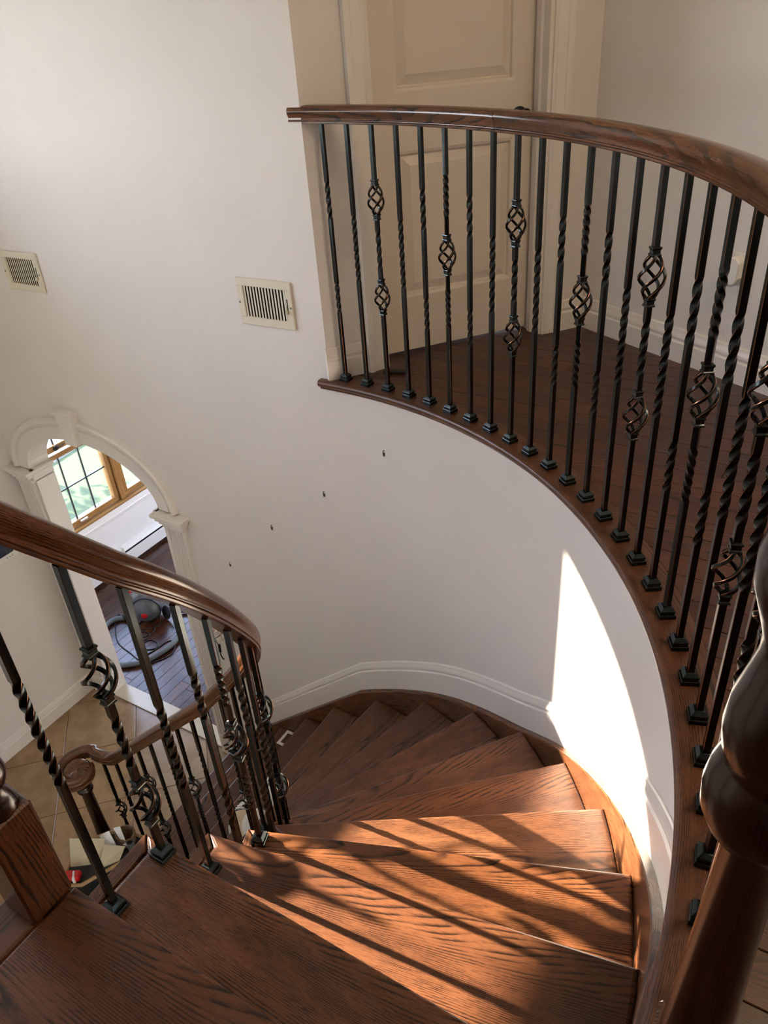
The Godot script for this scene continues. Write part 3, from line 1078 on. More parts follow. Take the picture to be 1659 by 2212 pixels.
# ---------------------------------------------------------------- staircase
func build_stairs() -> void:
	var sc := thing("staircase", "curved dark oak staircase of winding treads turning down along the white wall", "staircase", Vector3.ZERO)
	var mats := [M.tread, M.tread_b, M.tread_c]
	var r := RandomNumberGenerator.new()
	r.seed = 12
	var rim := [[0.011, 0.0], [0.0065, 0.0009], [0.003, 0.003], [0.0008, 0.0065], [0.0, 0.012], [0.0008, 0.020], [0.004, 0.0255], [0.008, 0.027]]
	var strip := 0.031
	for k in range(1, 15):
		var y := -k * RISE
		var f_in := hit(k, 0.0, RI)
		var f_out := hit(k, 0.0, RT)
		var b_in := hit(k - 1, 0.022, RI + strip)
		var b_in0 := hit(k - 1, 0.022, RI)
		var b_out := hit(k - 1, 0.022, RT)
		var mitre := hit(k, strip, RI + strip)
		var d: Vector2 = nosing(k)[1]
		var main := PackedVector2Array([f_in])
		main.append_array(arc_between(RI + strip, line_s(mitre), line_s(b_in), 3.0))
		main.append_array(arc_between(RT, line_s(b_out), line_s(f_out), 2.0))
		var tr := part("tread", sc)
		tr.set_meta("label", "stained oak tread, step %d below the landing" % k)
		var st := mb()
		var off := Vector2(0.25 + r.randf() * 0.6, 0.30 + r.randf() * 0.15) - Vector2(f_in.dot(d), f_in.dot(Vector2(-d.y, d.x)))
		slab(st, main, y, 0.027, rim, d, off)
		put(st, "board", mats[r.randi() % 3], tr)
		var sp := PackedVector2Array()
		sp.append_array(arc_between(RI, line_s(f_in), line_s(b_in0), 3.0))
		sp.append_array(arc_between(RI + strip - 0.0008, line_s(b_in), line_s(mitre), 3.0))
		st = mb()
		slab(st, sp, y, 0.027, [[0.003, 0.0], [0.001, 0.001], [0.0, 0.005], [0.0, 0.021], [0.004, 0.027]], Vector2(-d.y, d.x), Vector2(0.5 + r.randf(), 0.3))
		put(st, "return_nosing", mats[r.randi() % 3], tr)
	for k in range(0, 15):
		var a := hit(k, 0.030, RI + 0.032)
		var b := hit(k, 0.030, RT)
		var dd := (b - a).normalized()
		var st := mb()
		var bb := Basis(Vector3(dd.x, 0, dd.y), Vector3.UP, Vector3(dd.x, 0, dd.y).cross(Vector3.UP))
		var mid := (a + b) * 0.5 + Vector2(-dd.y, dd.x) * 0.009
		box(st, v3(mid, -k * RISE - 0.027 - (RISE - 0.027) * 0.5), Vector3(a.distance_to(b), RISE - 0.027, 0.018), 0.0, bb, 0, Vector2(0.9, 0.35))
		put(st, "riser", M.tread_b, sc)
	# cut string on the open side
	var rings := []
	for i in 60:
		var s := lerpf(103.5, -55.0, i / 59.0)
		var kf := 15.0
		for k in range(0, 15):
			var q := line_s(hit(k, 0.03, RI + 0.03))
			if s > q - 0.01:
				kf = k
				break
		var slope := string_y(s)
		var topy := minf(-kf * RISE - 0.0275, slope + 0.16)
		var a2 := on_line(RI + 0.008, s)
		var b2 := on_line(RI + 0.038, s)
		rings.append([v3(a2, maxf(slope - 0.30, FLOOR)), v3(a2, topy), v3(b2, topy), v3(b2, maxf(slope - 0.30, FLOOR))])
	var st2 := mb()
	skin(st2, rings, true, [1, 2, 3])
	put(st2, "inner_string", M.tread_b, sc)
	# skirt board along the wall
	rings = []
	for i in 91:
		var s := lerpf(91.0, -57.0, i / 90.0)
		var y := skirt_y(s)
		var lo := maxf(y - 0.42, FLOOR)
		rings.append([v3(on_line(RT + 0.0005, s), lo), v3(on_line(RT + 0.0005, s), y - 0.004), v3(on_line(RT + 0.004, s), y), v3(on_line(RW - 0.001, s), y), v3(on_line(RW - 0.001, s), lo)])
	st2 = mb()
	skin(st2, rings, true, [1, 2, 3, 4], true, 1.0, Vector2(0.2, 0.1))
	put(st2, "skirt_board", M.tread_c, sc)
	# moulded baseboard above it, part of the setting
	rings = []
	var bp := base_profile(0.17)
	for i in 101:
		var s := lerpf(89.0, -57.2, i / 100.0)
		var y := skirt_y(s)
		var rr := []
		for q in bp:
			rr.append(v3(on_line(RW - q.x, s), minf(y + q.y, -0.048)))
		rings.append(rr)
	st2 = mb()
	skin(st2, rings, true, [1, 2, 3, 4, 5, 8, 9, 10])
	struct(put(st2, "baseboard_stair", M.trim), "white moulded baseboard sweeping down the curved wall above the stair")

func string_y(s: float) -> float:     # height of the nosing line on the open side
	if s < 0.0:
		return -1.66 + 0.893 * deg_to_rad(s)
	if s > 90.0:
		return -0.18 + 0.915 * deg_to_rad(s - 90.0)
	return lerpf(-1.66, -0.18, s / 90.0)

func skirt_y(s: float) -> float:
	if s < 0.0:
		return maxf(-1.655 + 0.87 * deg_to_rad(s), FLOOR + 0.02)
	var t := [0.0, 17.0, 34.0, 44.0, 53.0, 62.0, 69.0, 74.0, 82.0, 95.0]
	var y := [-1.655, -1.39, -1.15, -0.955, -0.785, -0.61, -0.47, -0.362, -0.19, 0.02]
	for i in t.size() - 1:
		if s <= t[i + 1]:
			var u: float = (s - t[i]) / (t[i + 1] - t[i])
			var m0: float = (y[i + 1] - y[maxi(i - 1, 0)]) / (t[i + 1] - t[maxi(i - 1, 0)])
			var j := mini(i + 2, t.size() - 1)
			var m1: float = (y[j] - y[i]) / (t[j] - t[i])
			var l: float = t[i + 1] - t[i]
			var u2 := u * u
			var u3 := u2 * u
			return (2 * u3 - 3 * u2 + 1) * y[i] + (u3 - 2 * u2 + u) * m0 * l + (3 * u2 - 2 * u3) * y[i + 1] + (u3 - u2) * m1 * l
	return 0.02

# ---------------------------------------------------------------- iron balusters
const IRON := Color(0.034, 0.042, 0.045)
const RUB := Color(0.26, 0.12, 0.07)

# patterns are measured down from the underside of the handrail
const TWIST := {"double": [[0.168, 0.298, 1.0], [0.505, 0.625, 1.0]], "single": [[0.27, 0.50, 2.0]], "two_basket": [[0.315, 0.445, 1.0]], "one_basket": [[0.122, 0.247, -1.4], [0.465, 0.589, -1.4]]}
const BASKET := {"double": [], "single": [], "two_basket": [0.160, 0.477], "one_basket": [0.295]}
var iron_mesh := {}

func bar_meshes(kind: String, length: float) -> Array:
	var key := "%s_%.3f" % [kind, length]
	if iron_mesh.has(key):
		return iron_mesh[key]
	var st := mb()
	var h := 0.0066
	var c := 0.0008
	var sec: Array[Vector2] = [Vector2(h, -h + c), Vector2(h, h - c), Vector2(h - c, h), Vector2(-h + c, h), Vector2(-h, h - c), Vector2(-h, -h + c), Vector2(-h + c, -h), Vector2(h - c, -h)]
	var stops := []       # [distance from top, angle]
	var gaps := []
	for b: float in BASKET[kind]:
		gaps.append([b + 0.018, b + 0.108])
	stops.append([0.0, 0.0, true])
	var ang := 0.0
	var ev := []
	for t: Array in TWIST[kind]:
		ev.append([t[0], 0, t])
	for g: Array in gaps:
		ev.append([g[0], 1, g])
	ev.sort_custom(func(a: Array, b: Array) -> bool: return a[0] < b[0])
	for e: Array in ev:
		if e[1] == 0:
			var t: Array = e[2]
			var n := 30
			for i in n + 1:
				var u := float(i) / n
				# the twist eases in and out of the straight bar
				var w := u
				stops.append([lerpf(t[0], t[1], u), ang + TAU * float(t[2]) * w, true])
			ang += TAU * float(t[2])
		else:
			stops.append([e[2][0], ang, false])
			stops.append([e[2][1], ang, true])
	stops.append([length, ang, true])
	var pieces := []
	for i in stops.size() - 1:
		if not stops[i][2]:
			st.generate_normals()
			pieces.append(st.commit())
			st = mb()
			continue
		var a: Array = stops[i]
		var b: Array = stops[i + 1]
		for j in 8:
			var p0 := sec[j].rotated(a[1])
			var p1 := sec[(j + 1) % 8].rotated(a[1])
			var q0 := sec[j].rotated(b[1])
			var q1 := sec[(j + 1) % 8].rotated(b[1])
			var col := RUB if j % 2 == 1 else IRON
			quad(st, Vector3(p0.x, -a[0], p0.y), Vector3(q0.x, -b[0], q0.y), Vector3(q1.x, -b[0], q1.y), Vector3(p1.x, -a[0], p1.y), Vector2.ZERO, Vector2.ZERO, Vector2.ZERO, Vector2.ZERO, j, col)
	st.generate_normals()
	pieces.append(st.commit())
	iron_mesh[key] = pieces
	return pieces

func basket_mesh() -> Mesh:
	if iron_mesh.has("basket"):
		return iron_mesh["basket"]
	var st := mb()
	for w in 4:
		var rings := []
		for i in 25:
			var t := i / 24.0
			var rr := 0.0035 + 0.0225 * pow(sin(PI * t), 0.85)
			var a := TAU * w / 4.0 + TAU * 0.62 * t
			var c := Vector3(rr * cos(a), -0.014 - 0.098 * t, rr * sin(a))
			var t2 := minf(t + 0.01, 1.0)
			var t1 := maxf(t - 0.01, 0.0)
			var f := func(q: float) -> Vector3:
				var r2 := 0.0035 + 0.0225 * pow(maxf(sin(PI * q), 0.0), 0.85)
				var b := TAU * w / 4.0 + TAU * 0.62 * q
				return Vector3(r2 * cos(b), -0.014 - 0.098 * q, r2 * sin(b))
			var tg: Vector3 = (f.call(t2) - f.call(t1)).normalized()
			var od := Vector3(cos(a), 0, sin(a))
			od = (od - tg * od.dot(tg)).normalized()
			var sd := tg.cross(od)
			var ring := []
			for k: Array in [[-1, -0.7], [-0.7, -1], [0.7, -1], [1, -0.7], [1, 0.7], [0.7, 1], [-0.7, 1], [-1, 0.7]]:
				ring.append(c + sd * (0.0034 * k[0]) + od * (0.0030 * k[1]))
			rings.append(ring)
		for i in 24:
			for j in 8:
				var j2 := (j + 1) % 8
				quad(st, rings[i][j], rings[i + 1][j], rings[i + 1][j2], rings[i][j2], Vector2.ZERO, Vector2.ZERO, Vector2.ZERO, Vector2.ZERO, w * 8 + j, RUB if (j == 4 or j == 6) else IRON)
	st.generate_normals()
	iron_mesh["basket"] = st.commit()
	return iron_mesh["basket"]

func collar_mesh() -> Mesh:
	if iron_mesh.has("collar"):
		return iron_mesh["collar"]
	var st := mb()
	square_stack(st, [Vector2(0.0066, -0.020), Vector2(0.0095, -0.0195), Vector2(0.0102, -0.0175), Vector2(0.0095, -0.0150), Vector2(0.0082, -0.0140), Vector2(0.0082, -0.0070), Vector2(0.0095, -0.0055), Vector2(0.0102, -0.0030), Vector2(0.0095, -0.0008), Vector2(0.0066, 0.0)])
	st.generate_normals()
	iron_mesh["collar"] = st.commit()
	return iron_mesh["collar"]

func shoe_mesh() -> Mesh:
	if iron_mesh.has("shoe"):
		return iron_mesh["shoe"]
	var st := mb()
	square_stack(st, [Vector2(0.0175, 0.0), Vector2(0.0180, 0.001), Vector2(0.0180, 0.010), Vector2(0.0170, 0.0115), Vector2(0.0145, 0.012), Vector2(0.0140, 0.0150), Vector2(0.0155, 0.0165), Vector2(0.0158, 0.0200), Vector2(0.0150, 0.0215), Vector2(0.0100, 0.0275), Vector2(0.0075, 0.0280)])
	st.generate_normals()
	iron_mesh["shoe"] = st.commit()
	return iron_mesh["shoe"]

func baluster(parent: Node, kind: String, top: Vector3, foot: float, turn: float) -> void:
	var b := part("baluster", parent, top)
	b.rotation.y = turn
	b.set_meta("label", {"double": "iron baluster with two short twists", "single": "iron baluster with one long twist", "two_basket": "iron baluster with two baskets", "one_basket": "iron baluster with one basket between tight twists"}[kind])
	var ln := snappedf(top.y - foot, 0.001)
	for piece: Mesh in bar_meshes(kind, ln):
		share(piece, "bar", M.iron, b)
	for d: float in BASKET[kind]:
		share(basket_mesh(), "basket", M.iron, b, Transform3D(Basis.IDENTITY, Vector3(0, -d, 0)))
		share(collar_mesh(), "collar", M.black_iron, b, Transform3D(Basis.IDENTITY, Vector3(0, -d, 0)))
		share(collar_mesh(), "collar", M.black_iron, b, Transform3D(Basis.IDENTITY, Vector3(0, -d - 0.106, 0)))
	share(shoe_mesh(), "shoe", M.black_iron, b, Transform3D(Basis.IDENTITY, Vector3(0, -ln, 0)))

func rail_profile() -> PackedVector2Array:
	var half := [Vector2(0.0215, 0.0), Vector2(0.0225, 0.002), Vector2(0.0225, 0.007), Vector2(0.0255, 0.009), Vector2(0.0265, 0.011), Vector2(0.0255, 0.013), Vector2(0.0225, 0.015), Vector2(0.0225, 0.019), Vector2(0.0245, 0.026), Vector2(0.0285, 0.033), Vector2(0.0305, 0.039), Vector2(0.0305, 0.044), Vector2(0.0285, 0.050), Vector2(0.0235, 0.0555), Vector2(0.0150, 0.0595), Vector2(0.0070, 0.0612)]
	var p := PackedVector2Array()
	var f := 0.87
	for q: Vector2 in half:
		p.append(q * f)
	p.append(Vector2(0, 0.0616) * f)
	for i in range(half.size() - 1, -1, -1):
		p.append(Vector2(-half[i].x, half[i].y) * f)
	return p

const RAIL_HARD := [2, 3, 6, 7, 26, 27, 30, 31, 33]

func turned_newel(parent: Node, at: Vector3, half: float, block: float, prof: Array) -> void:
	var nw := part("newel_post", parent, at)
	var st := mb()
	box(st, Vector3(0, block * 0.5, 0), Vector3(half * 2, block, half * 2), 0.004, Basis.IDENTITY, 1, Vector2(0.7, 0.25))
	put(st, "base_block", M.newel, nw)
	st = mb()
	lathe(st, prof, Transform3D.IDENTITY, 40)
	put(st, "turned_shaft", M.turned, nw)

func build_balcony_rail() -> void:
	var rl := thing("balcony_railing", "curved balcony railing of dark iron balusters under an oak handrail", "railing", Vector3.ZERO)
	var kinds := ["double", "single", "two_basket", "single", "double", "one_basket"]
	for i in 27:
		var s := 2.2 + 3.41 * i
		if s > 89.5:
			break
		baluster(rl, kinds[i % 6], v3(on_line(RO, s), 0.887), 0.0, -deg_to_rad(s))
	var hr := part("handrail", rl)
	var spans := [[-2.9, 26.9], [26.95, 99.0]]
	for k in 2:
		var pts := []
		var sides := []
		var ups := []
		var n := 40
		for i in n + 1:
			var s: float = lerpf(spans[k][0], spans[k][1], float(i) / n)
			pts.append(v3(on_line(RO, s), 0.885))
			sides.append(v3(out_dir(s), 0))
			ups.append(Vector3.UP)
		var st := mb()
		sweep(st, pts, sides, ups, rail_profile(), RAIL_HARD, true, Vector2([0.3, 1.1][k], [0.2, 0.47][k]))
		put(st, "rail_section", M.rail, hr)
	# newel at the head of the stair
	var prof := [Vector2(0.041, 0.075), Vector2(0.0385, 0.11), Vector2(0.0345, 0.22), Vector2(0.0305, 0.338), Vector2(0.0275, 0.50), Vector2(0.032, 0.512), Vector2(0.047, 0.523), Vector2(0.0540, 0.540), Vector2(0.0555, 0.562), Vector2(0.0525, 0.584), Vector2(0.047, 0.602), Vector2(0.0445, 0.610), Vector2(0.0485, 0.618), Vector2(0.0510, 0.638), Vector2(0.0490, 0.668), Vector2(0.0420, 0.698), Vector2(0.0375, 0.722), Vector2(0.0385, 0.740), Vector2(0.0460, 0.764), Vector2(0.0535, 0.787), Vector2(0.0545, 0.812), Vector2(0.048, 0.845), Vector2(0.038, 0.875), Vector2(0.036, 0.90), Vector2(0.045, 0.96), Vector2(0.046, 1.0), Vector2(0.036, 1.04), Vector2(0.0, 1.06)]
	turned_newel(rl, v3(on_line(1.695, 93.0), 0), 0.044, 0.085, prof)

func stair_rail_y(s: float) -> float:      # underside of the inner handrail
	if s > 90.0:
		return 0.438 + 1.2 * deg_to_rad(s - 90.0)
	if s < 0.0:
		var x := -deg_to_rad(s)
		return -0.905 - 0.965 * x if x < 0.70 else -0.905 - 0.965 * 0.70 - 0.965 * 0.10 * (1.0 - exp(-(x - 0.70) / 0.10))
	return -0.905 + 0.01478 * s + 0.013 * smoothstep(60.0, 85.0, s)

func rail_plan(s: float) -> Vector2:       # the inner rail swings out a little where it nears the landing
	return on_line(RB + 0.040 * smoothstep(55.0, 96.0, s), s)

func build_stair_rail() -> void:
	var rl := thing("stair_railing", "winding inner stair railing with twisted iron balusters and an oak handrail", "railing", Vector3.ZERO)
	var at: Array[float] = [90.0 + rad_to_deg(0.186), 90.0 + rad_to_deg(0.064), 88.0]
	for j in 12:
		at.append(79.8 - 7.35 * j)
	for j in 8:
		at.append(-rad_to_deg(0.117 + 0.1037 * j))
	var kinds := ["single", "two_basket", "single", "double", "one_basket", "double"]
	for i in at.size():
		var s := at[i]
		var p := rail_plan(s)
		var k := 1
		while k < 14:
			var l := nosing(k)
			var d: Vector2 = l[1]
			if (p - (l[0] as Vector2)).dot(Vector2(-d.y, d.x)) > 0.012:
				break
			k += 1
		baluster(rl, kinds[i % 6], v3(p, stair_rail_y(s) + 0.004), -k * RISE, -deg_to_rad(clampf(s, 0, 90)))
	# handrail following the turn and ending in a volute
	var pts := []
	var n := 110
	for i in n + 1:
		var s := lerpf(90.0 + rad_to_deg(0.255), -rad_to_deg(0.885), float(i) / n)
		pts.append(v3(rail_plan(s), stair_rail_y(s)))
	var vc := Vector2(-0.885, -0.615)
	var yv := stair_rail_y(-rad_to_deg(0.885))
	for i in range(1, 34):
		var u := i / 33.0
		var a := deg_to_rad(-90.0 - 330.0 * u)
		var rr := lerpf(0.120, 0.046, pow(u, 0.9))
		pts.append(Vector3(vc.x + rr * cos(a), yv - 0.012 * minf(u * 4.0, 1.0), vc.y + rr * sin(a)))
	var sides := []
	var ups := []
	for i in pts.size():
		var t: Vector3 = pts[mini(i + 1, pts.size() - 1)] - pts[maxi(i - 1, 0)]
		t = t.normalized()
		var sd := t.cross(Vector3.UP).normalized()
		sides.append(sd)
		ups.append(sd.cross(t).normalized())
	var hr := part("handrail", rl)
	var cut := 66
	for k in 2:
		var i0 := 0 if k == 0 else cut
		var i1 := cut + 1 if k == 0 else pts.size()
		var st := mb()
		sweep(st, pts.slice(i0, i1), sides.slice(i0, i1), ups.slice(i0, i1), rail_profile(), RAIL_HARD, true, Vector2([0.1, 0.9][k], [0.05, 0.35][k]))
		put(st, "rail_section", M.rail, hr)
	# newel under the volute, standing on the bottom step
	var foot := FLOOR
	var hh := yv - 0.012 - foot
	var nw := part("newel_post", rl, Vector3(vc.x, foot, vc.y))
	nw.set_meta("label", "turned newel under the round volute cap")
	var st2 := mb()
	lathe(st2, [Vector2(0.045, 0.0), Vector2(0.045, 0.16), Vector2(0.050, 0.17), Vector2(0.050, 0.19), Vector2(0.040, 0.20), Vector2(0.044, 0.23), Vector2(0.046, 0.30), Vector2(0.043, 0.42), Vector2(0.036, 0.58), Vector2(0.029, 0.72), Vector2(0.025, hh - 0.105), Vector2(0.034, hh - 0.10), Vector2(0.038, hh - 0.088), Vector2(0.034, hh - 0.076), Vector2(0.027, hh - 0.070), Vector2(0.030, hh - 0.05), Vector2(0.036, hh - 0.03), Vector2(0.033, hh - 0.012), Vector2(0.044, hh + 0.002)], Transform3D.IDENTITY, 36)
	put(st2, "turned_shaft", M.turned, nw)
	st2 = mb()
	lathe(st2, [Vector2(0.0, hh), Vector2(0.044, hh), Vector2(0.050, hh + 0.012), Vector2(0.053, hh + 0.016), Vector2(0.050, hh + 0.021), Vector2(0.058, hh + 0.036), Vector2(0.060, hh + 0.046), Vector2(0.054, hh + 0.057), Vector2(0.042, hh + 0.0625), Vector2(0.0, hh + 0.064)], Transform3D.IDENTITY, 36)
	put(st2, "cap", M.rail, nw)
	# newel on the landing
	var prof := [Vector2(0.034, 0.215), Vector2(0.036, 0.225), Vector2(0.030, 0.245), Vector2(0.024, 0.262), Vector2(0.026, 0.268), Vector2(0.034, 0.275), Vector2(0.038, 0.290), Vector2(0.036, 0.305), Vector2(0.027, 0.318), Vector2(0.029, 0.33), Vector2(0.034, 0.40), Vector2(0.030, 0.55), Vector2(0.023, 0.66), Vector2(0.030, 0.67), Vector2(0.030, 0.69), Vector2(0.024, 0.70), Vector2(0.036, 0.74), Vector2(0.037, 0.82), Vector2(0.025, 0.86), Vector2(0.036, 0.92), Vector2(0.030, 0.97), Vector2(0.0, 0.985)]
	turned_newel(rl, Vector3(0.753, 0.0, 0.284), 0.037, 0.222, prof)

# ---------------------------------------------------------------- things on the walls
func build_wall_items() -> void:
	var labels := ["white metal wall vent with vertical slats close to the balcony corner", "white metal wall vent with vertical slats at the far left of the wall"]
	for k in 2:
		var cx: float = [-0.258, -1.700][k]
		var v := thing("wall_vent", labels[k], "vent", Vector3(cx, 0.272, -RW), "white wall vents")
		var w := 0.262
		var h := 0.182
		var st := mb()
		for f: Array in [[Vector3(0, h * 0.5 - 0.0155, 0.005), Vector3(w, 0.031, 0.010)], [Vector3(0, -h * 0.5 + 0.0155, 0.005), Vector3(w, 0.031, 0.010)], [Vector3(-w * 0.5 + 0.015, 0, 0.005), Vector3(0.030, h - 0.06, 0.010)], [Vector3(w * 0.5 - 0.015, 0, 0.005), Vector3(0.030, h - 0.06, 0.010)]]:
			box(st, f[0], f[1], 0.002)
		put(st, "frame", M.vent, v)
		st = mb()
		box(st, Vector3(0, 0, -0.0005), Vector3(w - 0.05, h - 0.05, 0.003))
		put(st, "duct_back", mat(Color(0.05, 0.048, 0.042), 0.8), v)
		for i in 14:
			st = mb()
			box(st, Vector3(-0.0945 + 0.01455 * i, 0, 0.0055), Vector3(0.0088, h - 0.060, 0.0016), 0.0004, Basis(Vector3.UP, -0.22))
			put(st, "slat", M.vent, v)
		st = mb()
		box(st, Vector3(w * 0.5 - 0.022, 0.0, 0.0105), Vector3(0.004, 0.055, 0.0015))
		put(st, "lever_slot", M.dark, v)
		st = mb()
		box(st, Vector3(w * 0.5 - 0.024, -0.022, 0.016), Vector3(0.006, 0.016, 0.016), 0.002)
		put(st, "lever", M.vent, v)
		for sd: float in [-1.0, 1.0]:
			st = mb()
			lathe(st, [Vector2(0.0045, 0.0), Vector2(0.004, 0.002), Vector2(0.0, 0.003)], Transform3D(Basis(Vector3(1, 0, 0), PI / 2), Vector3(sd * (w * 0.5 - 0.008), -0.005, 0.010)), 10)
			put(st, "screw", M.rubber, v)
	# anchor holes left by an old wall rail
	var hl := ["uppermost", "second", "third", "lowest"]
	var hp := [Vector3(0.22516, -0.265, 0), Vector3(-0.0957, -0.544, 0), Vector3(-0.4275, -0.811, 0), Vector3(-0.7536, -1.132, 0)]
	for k in 4:
		var pos := Vector3(hp[k].x, hp[k].y, -RW)
		if k == 0:
			pos = v3(on_line(RW, 8.1), -0.265)
		var a := thing("wall_anchor", "small torn anchor hole in the white wall, %s of the row of four" % hl[k], "wall anchor", pos, "old handrail anchor holes")
		var st := mb()
		lathe(st, [Vector2(0.0, 0.0012), Vector2(0.0055, 0.0012), Vector2(0.007, 0.0004), Vector2(0.007, -0.002)], Transform3D(Basis(Vector3(1, 0, 0), PI / 2).scaled(Vector3(0.9, 2.3, 1)), Vector3.ZERO), 10)
		put(st, "hole", mat(Color(0.22, 0.19, 0.15), 0.9), a)
		st = mb()
		box(st, Vector3(0.004, 0.010, 0.002), Vector3(0.009, 0.005, 0.003), 0.001, Basis(Vector3(0, 0, 1), 0.5))
		box(st, Vector3(0.003, -0.013, 0.002), Vector3(0.007, 0.005, 0.003), 0.001, Basis(Vector3(0, 0, 1), -0.3))
		put(st, "torn_paint", M.wall, a)
	# wall tablet
	var tb := thing("wall_tablet", "white-framed touch panel with a dark blue screen on the left wall", "touch panel", Vector3(-2.39, -1.36, -1.37))
	var st3 := mb()
	box(st3, Vector3(0.009, 0, 0), Vector3(0.018, 0.20, 0.26), 0.005)
	put(st3, "housing", M.white_plastic, tb)
	st3 = mb()
	box(st3, Vector3(0.0185, 0.012, 0.0), Vector3(0.002, 0.135, 0.20))
	put(st3, "screen", M.screen, tb)
	for i in 3:
		st3 = mb()
		box(st3, Vector3(0.0188, -0.078, -0.085 + 0.018 * i), Vector3(0.002, 0.006, 0.006), 0.001)
		put(st3, "button", M.dark, tb)
	# outlet plate low on the left wall
	var pl := thing("outlet_plate", "white outlet plate low on the left wall behind the balusters", "outlet", Vector3(-2.39, -2.335, -1.165))
	st3 = mb()
	box(st3, Vector3(0.003, 0, 0), Vector3(0.006, 0.115, 0.072), 0.002)
	put(st3, "plate", M.white_plastic, pl)
	for sd: float in [-1.0, 1.0]:
		st3 = mb()
		box(st3, Vector3(0.0065, sd * 0.024, 0), Vector3(0.002, 0.030, 0.032), 0.001)
		put(st3, "socket", M.white_plastic, pl)
	# loose wiring where a wall device was taken off
	var wb := thing("wire_bundle", "bundle of white connectors and loose wires hanging from the wall beside the arch", "wiring", Vector3(-0.93, -1.66, -RW))
	st3 = mb()
	box(st3, Vector3(0, 0.02, 0.006), Vector3(0.075, 0.115, 0.012), 0.003)
	put(st3, "wall_box", M.white_plastic, wb)
	for c: Array in [[Vector3(-0.030, 0.025, 0.030), 0.4], [Vector3(0.005, -0.005, 0.040), -0.3], [Vector3(-0.025, -0.015, 0.036), 0.9], [Vector3(0.036, -0.030, 0.030), 0.2], [Vector3(0.030, 0.020, 0.034), -0.7]]:
		st3 = mb()
		box(st3, c[0], Vector3(0.034, 0.022, 0.018), 0.004, Basis(Vector3(0, 0, 1), c[1]))
		put(st3, "connector", M.white_plastic, wb)
	var wires := [[M.red, [Vector3(-0.02, 0.06, 0.01), Vector3(-0.03, 0.075, 0.035), Vector3(-0.005, 0.06, 0.045), Vector3(-0.02, 0.03, 0.04)]], [M.cord, [Vector3(0.02, 0.06, 0.01), Vector3(0.045, 0.05, 0.045), Vector3(0.02, 0.02, 0.05), Vector3(-0.02, -0.02, 0.045), Vector3(-0.005, -0.06, 0.04)]], [M.beige, [Vector3(0.0, 0.06, 0.01), Vector3(0.02, 0.075, 0.045), Vector3(0.045, 0.03, 0.05), Vector3(0.04, -0.02, 0.04)]], [M.white_plastic, [Vector3(-0.015, -0.02, 0.04), Vector3(-0.012, -0.08, 0.035), Vector3(-0.018, -0.12, 0.03)]]]
	for w: Array in wires:
		st3 = mb()
		tube(st3, smooth_path(w[1], 6), 0.0022, 6)
		put(st3, "wire", w[0], wb)
	st3 = mb()
	box(st3, Vector3(-0.004, -0.085, 0.040), Vector3(0.016, 0.060, 0.012), 0.003, Basis(Vector3(0, 0, 1), -0.1))
	tube(st3, [Vector3(-0.006, -0.115, 0.040), Vector3(-0.010, -0.14, 0.038), Vector3(-0.002, -0.165, 0.036), Vector3(0.006, -0.17, 0.034)], 0.004, 6)
	put(st3, "black_plug", M.dark, wb)
	# U-shaped white plate left on a tread
	var br := thing("u_bracket", "flat white U-shaped bracket lying on a lower dark tread", "bracket", Vector3(-0.505, -12 * RISE, -1.568))
	st3 = mb()
	slab(st3, PackedVector2Array([Vector2(-0.025, -0.052), Vector2(0.025, -0.052), Vector2(0.025, -0.036), Vector2(-0.009, -0.036), Vector2(-0.009, 0.036), Vector2(0.025, 0.036), Vector2(0.025, 0.052), Vector2(-0.025, 0.052)]), 0.003, 0.003, [[0.0006, 0.0], [0.0, 0.0006], [0.0, 0.003]])
	put(st3, "plate", M.white_plastic, br)
	for sd: float in [-1.0, 1.0]:
		st3 = mb()
		lathe(st3, [Vector2(0.0028, 0.0028), Vector2(0.0028, 0.0033), Vector2(0.0, 0.0033)], Transform3D(Basis.IDENTITY, Vector3(0.016, 0, sd * 0.044)), 8)
		put(st3, "screw_hole", M.dark, br)

# ---------------------------------------------------------------- vacuum cleaner
func floor_path(p: Array, y: float) -> Array:
	var out := []
	for q: Array in p:
		out.append(Vector3(q[0], y, q[1]))
	return out

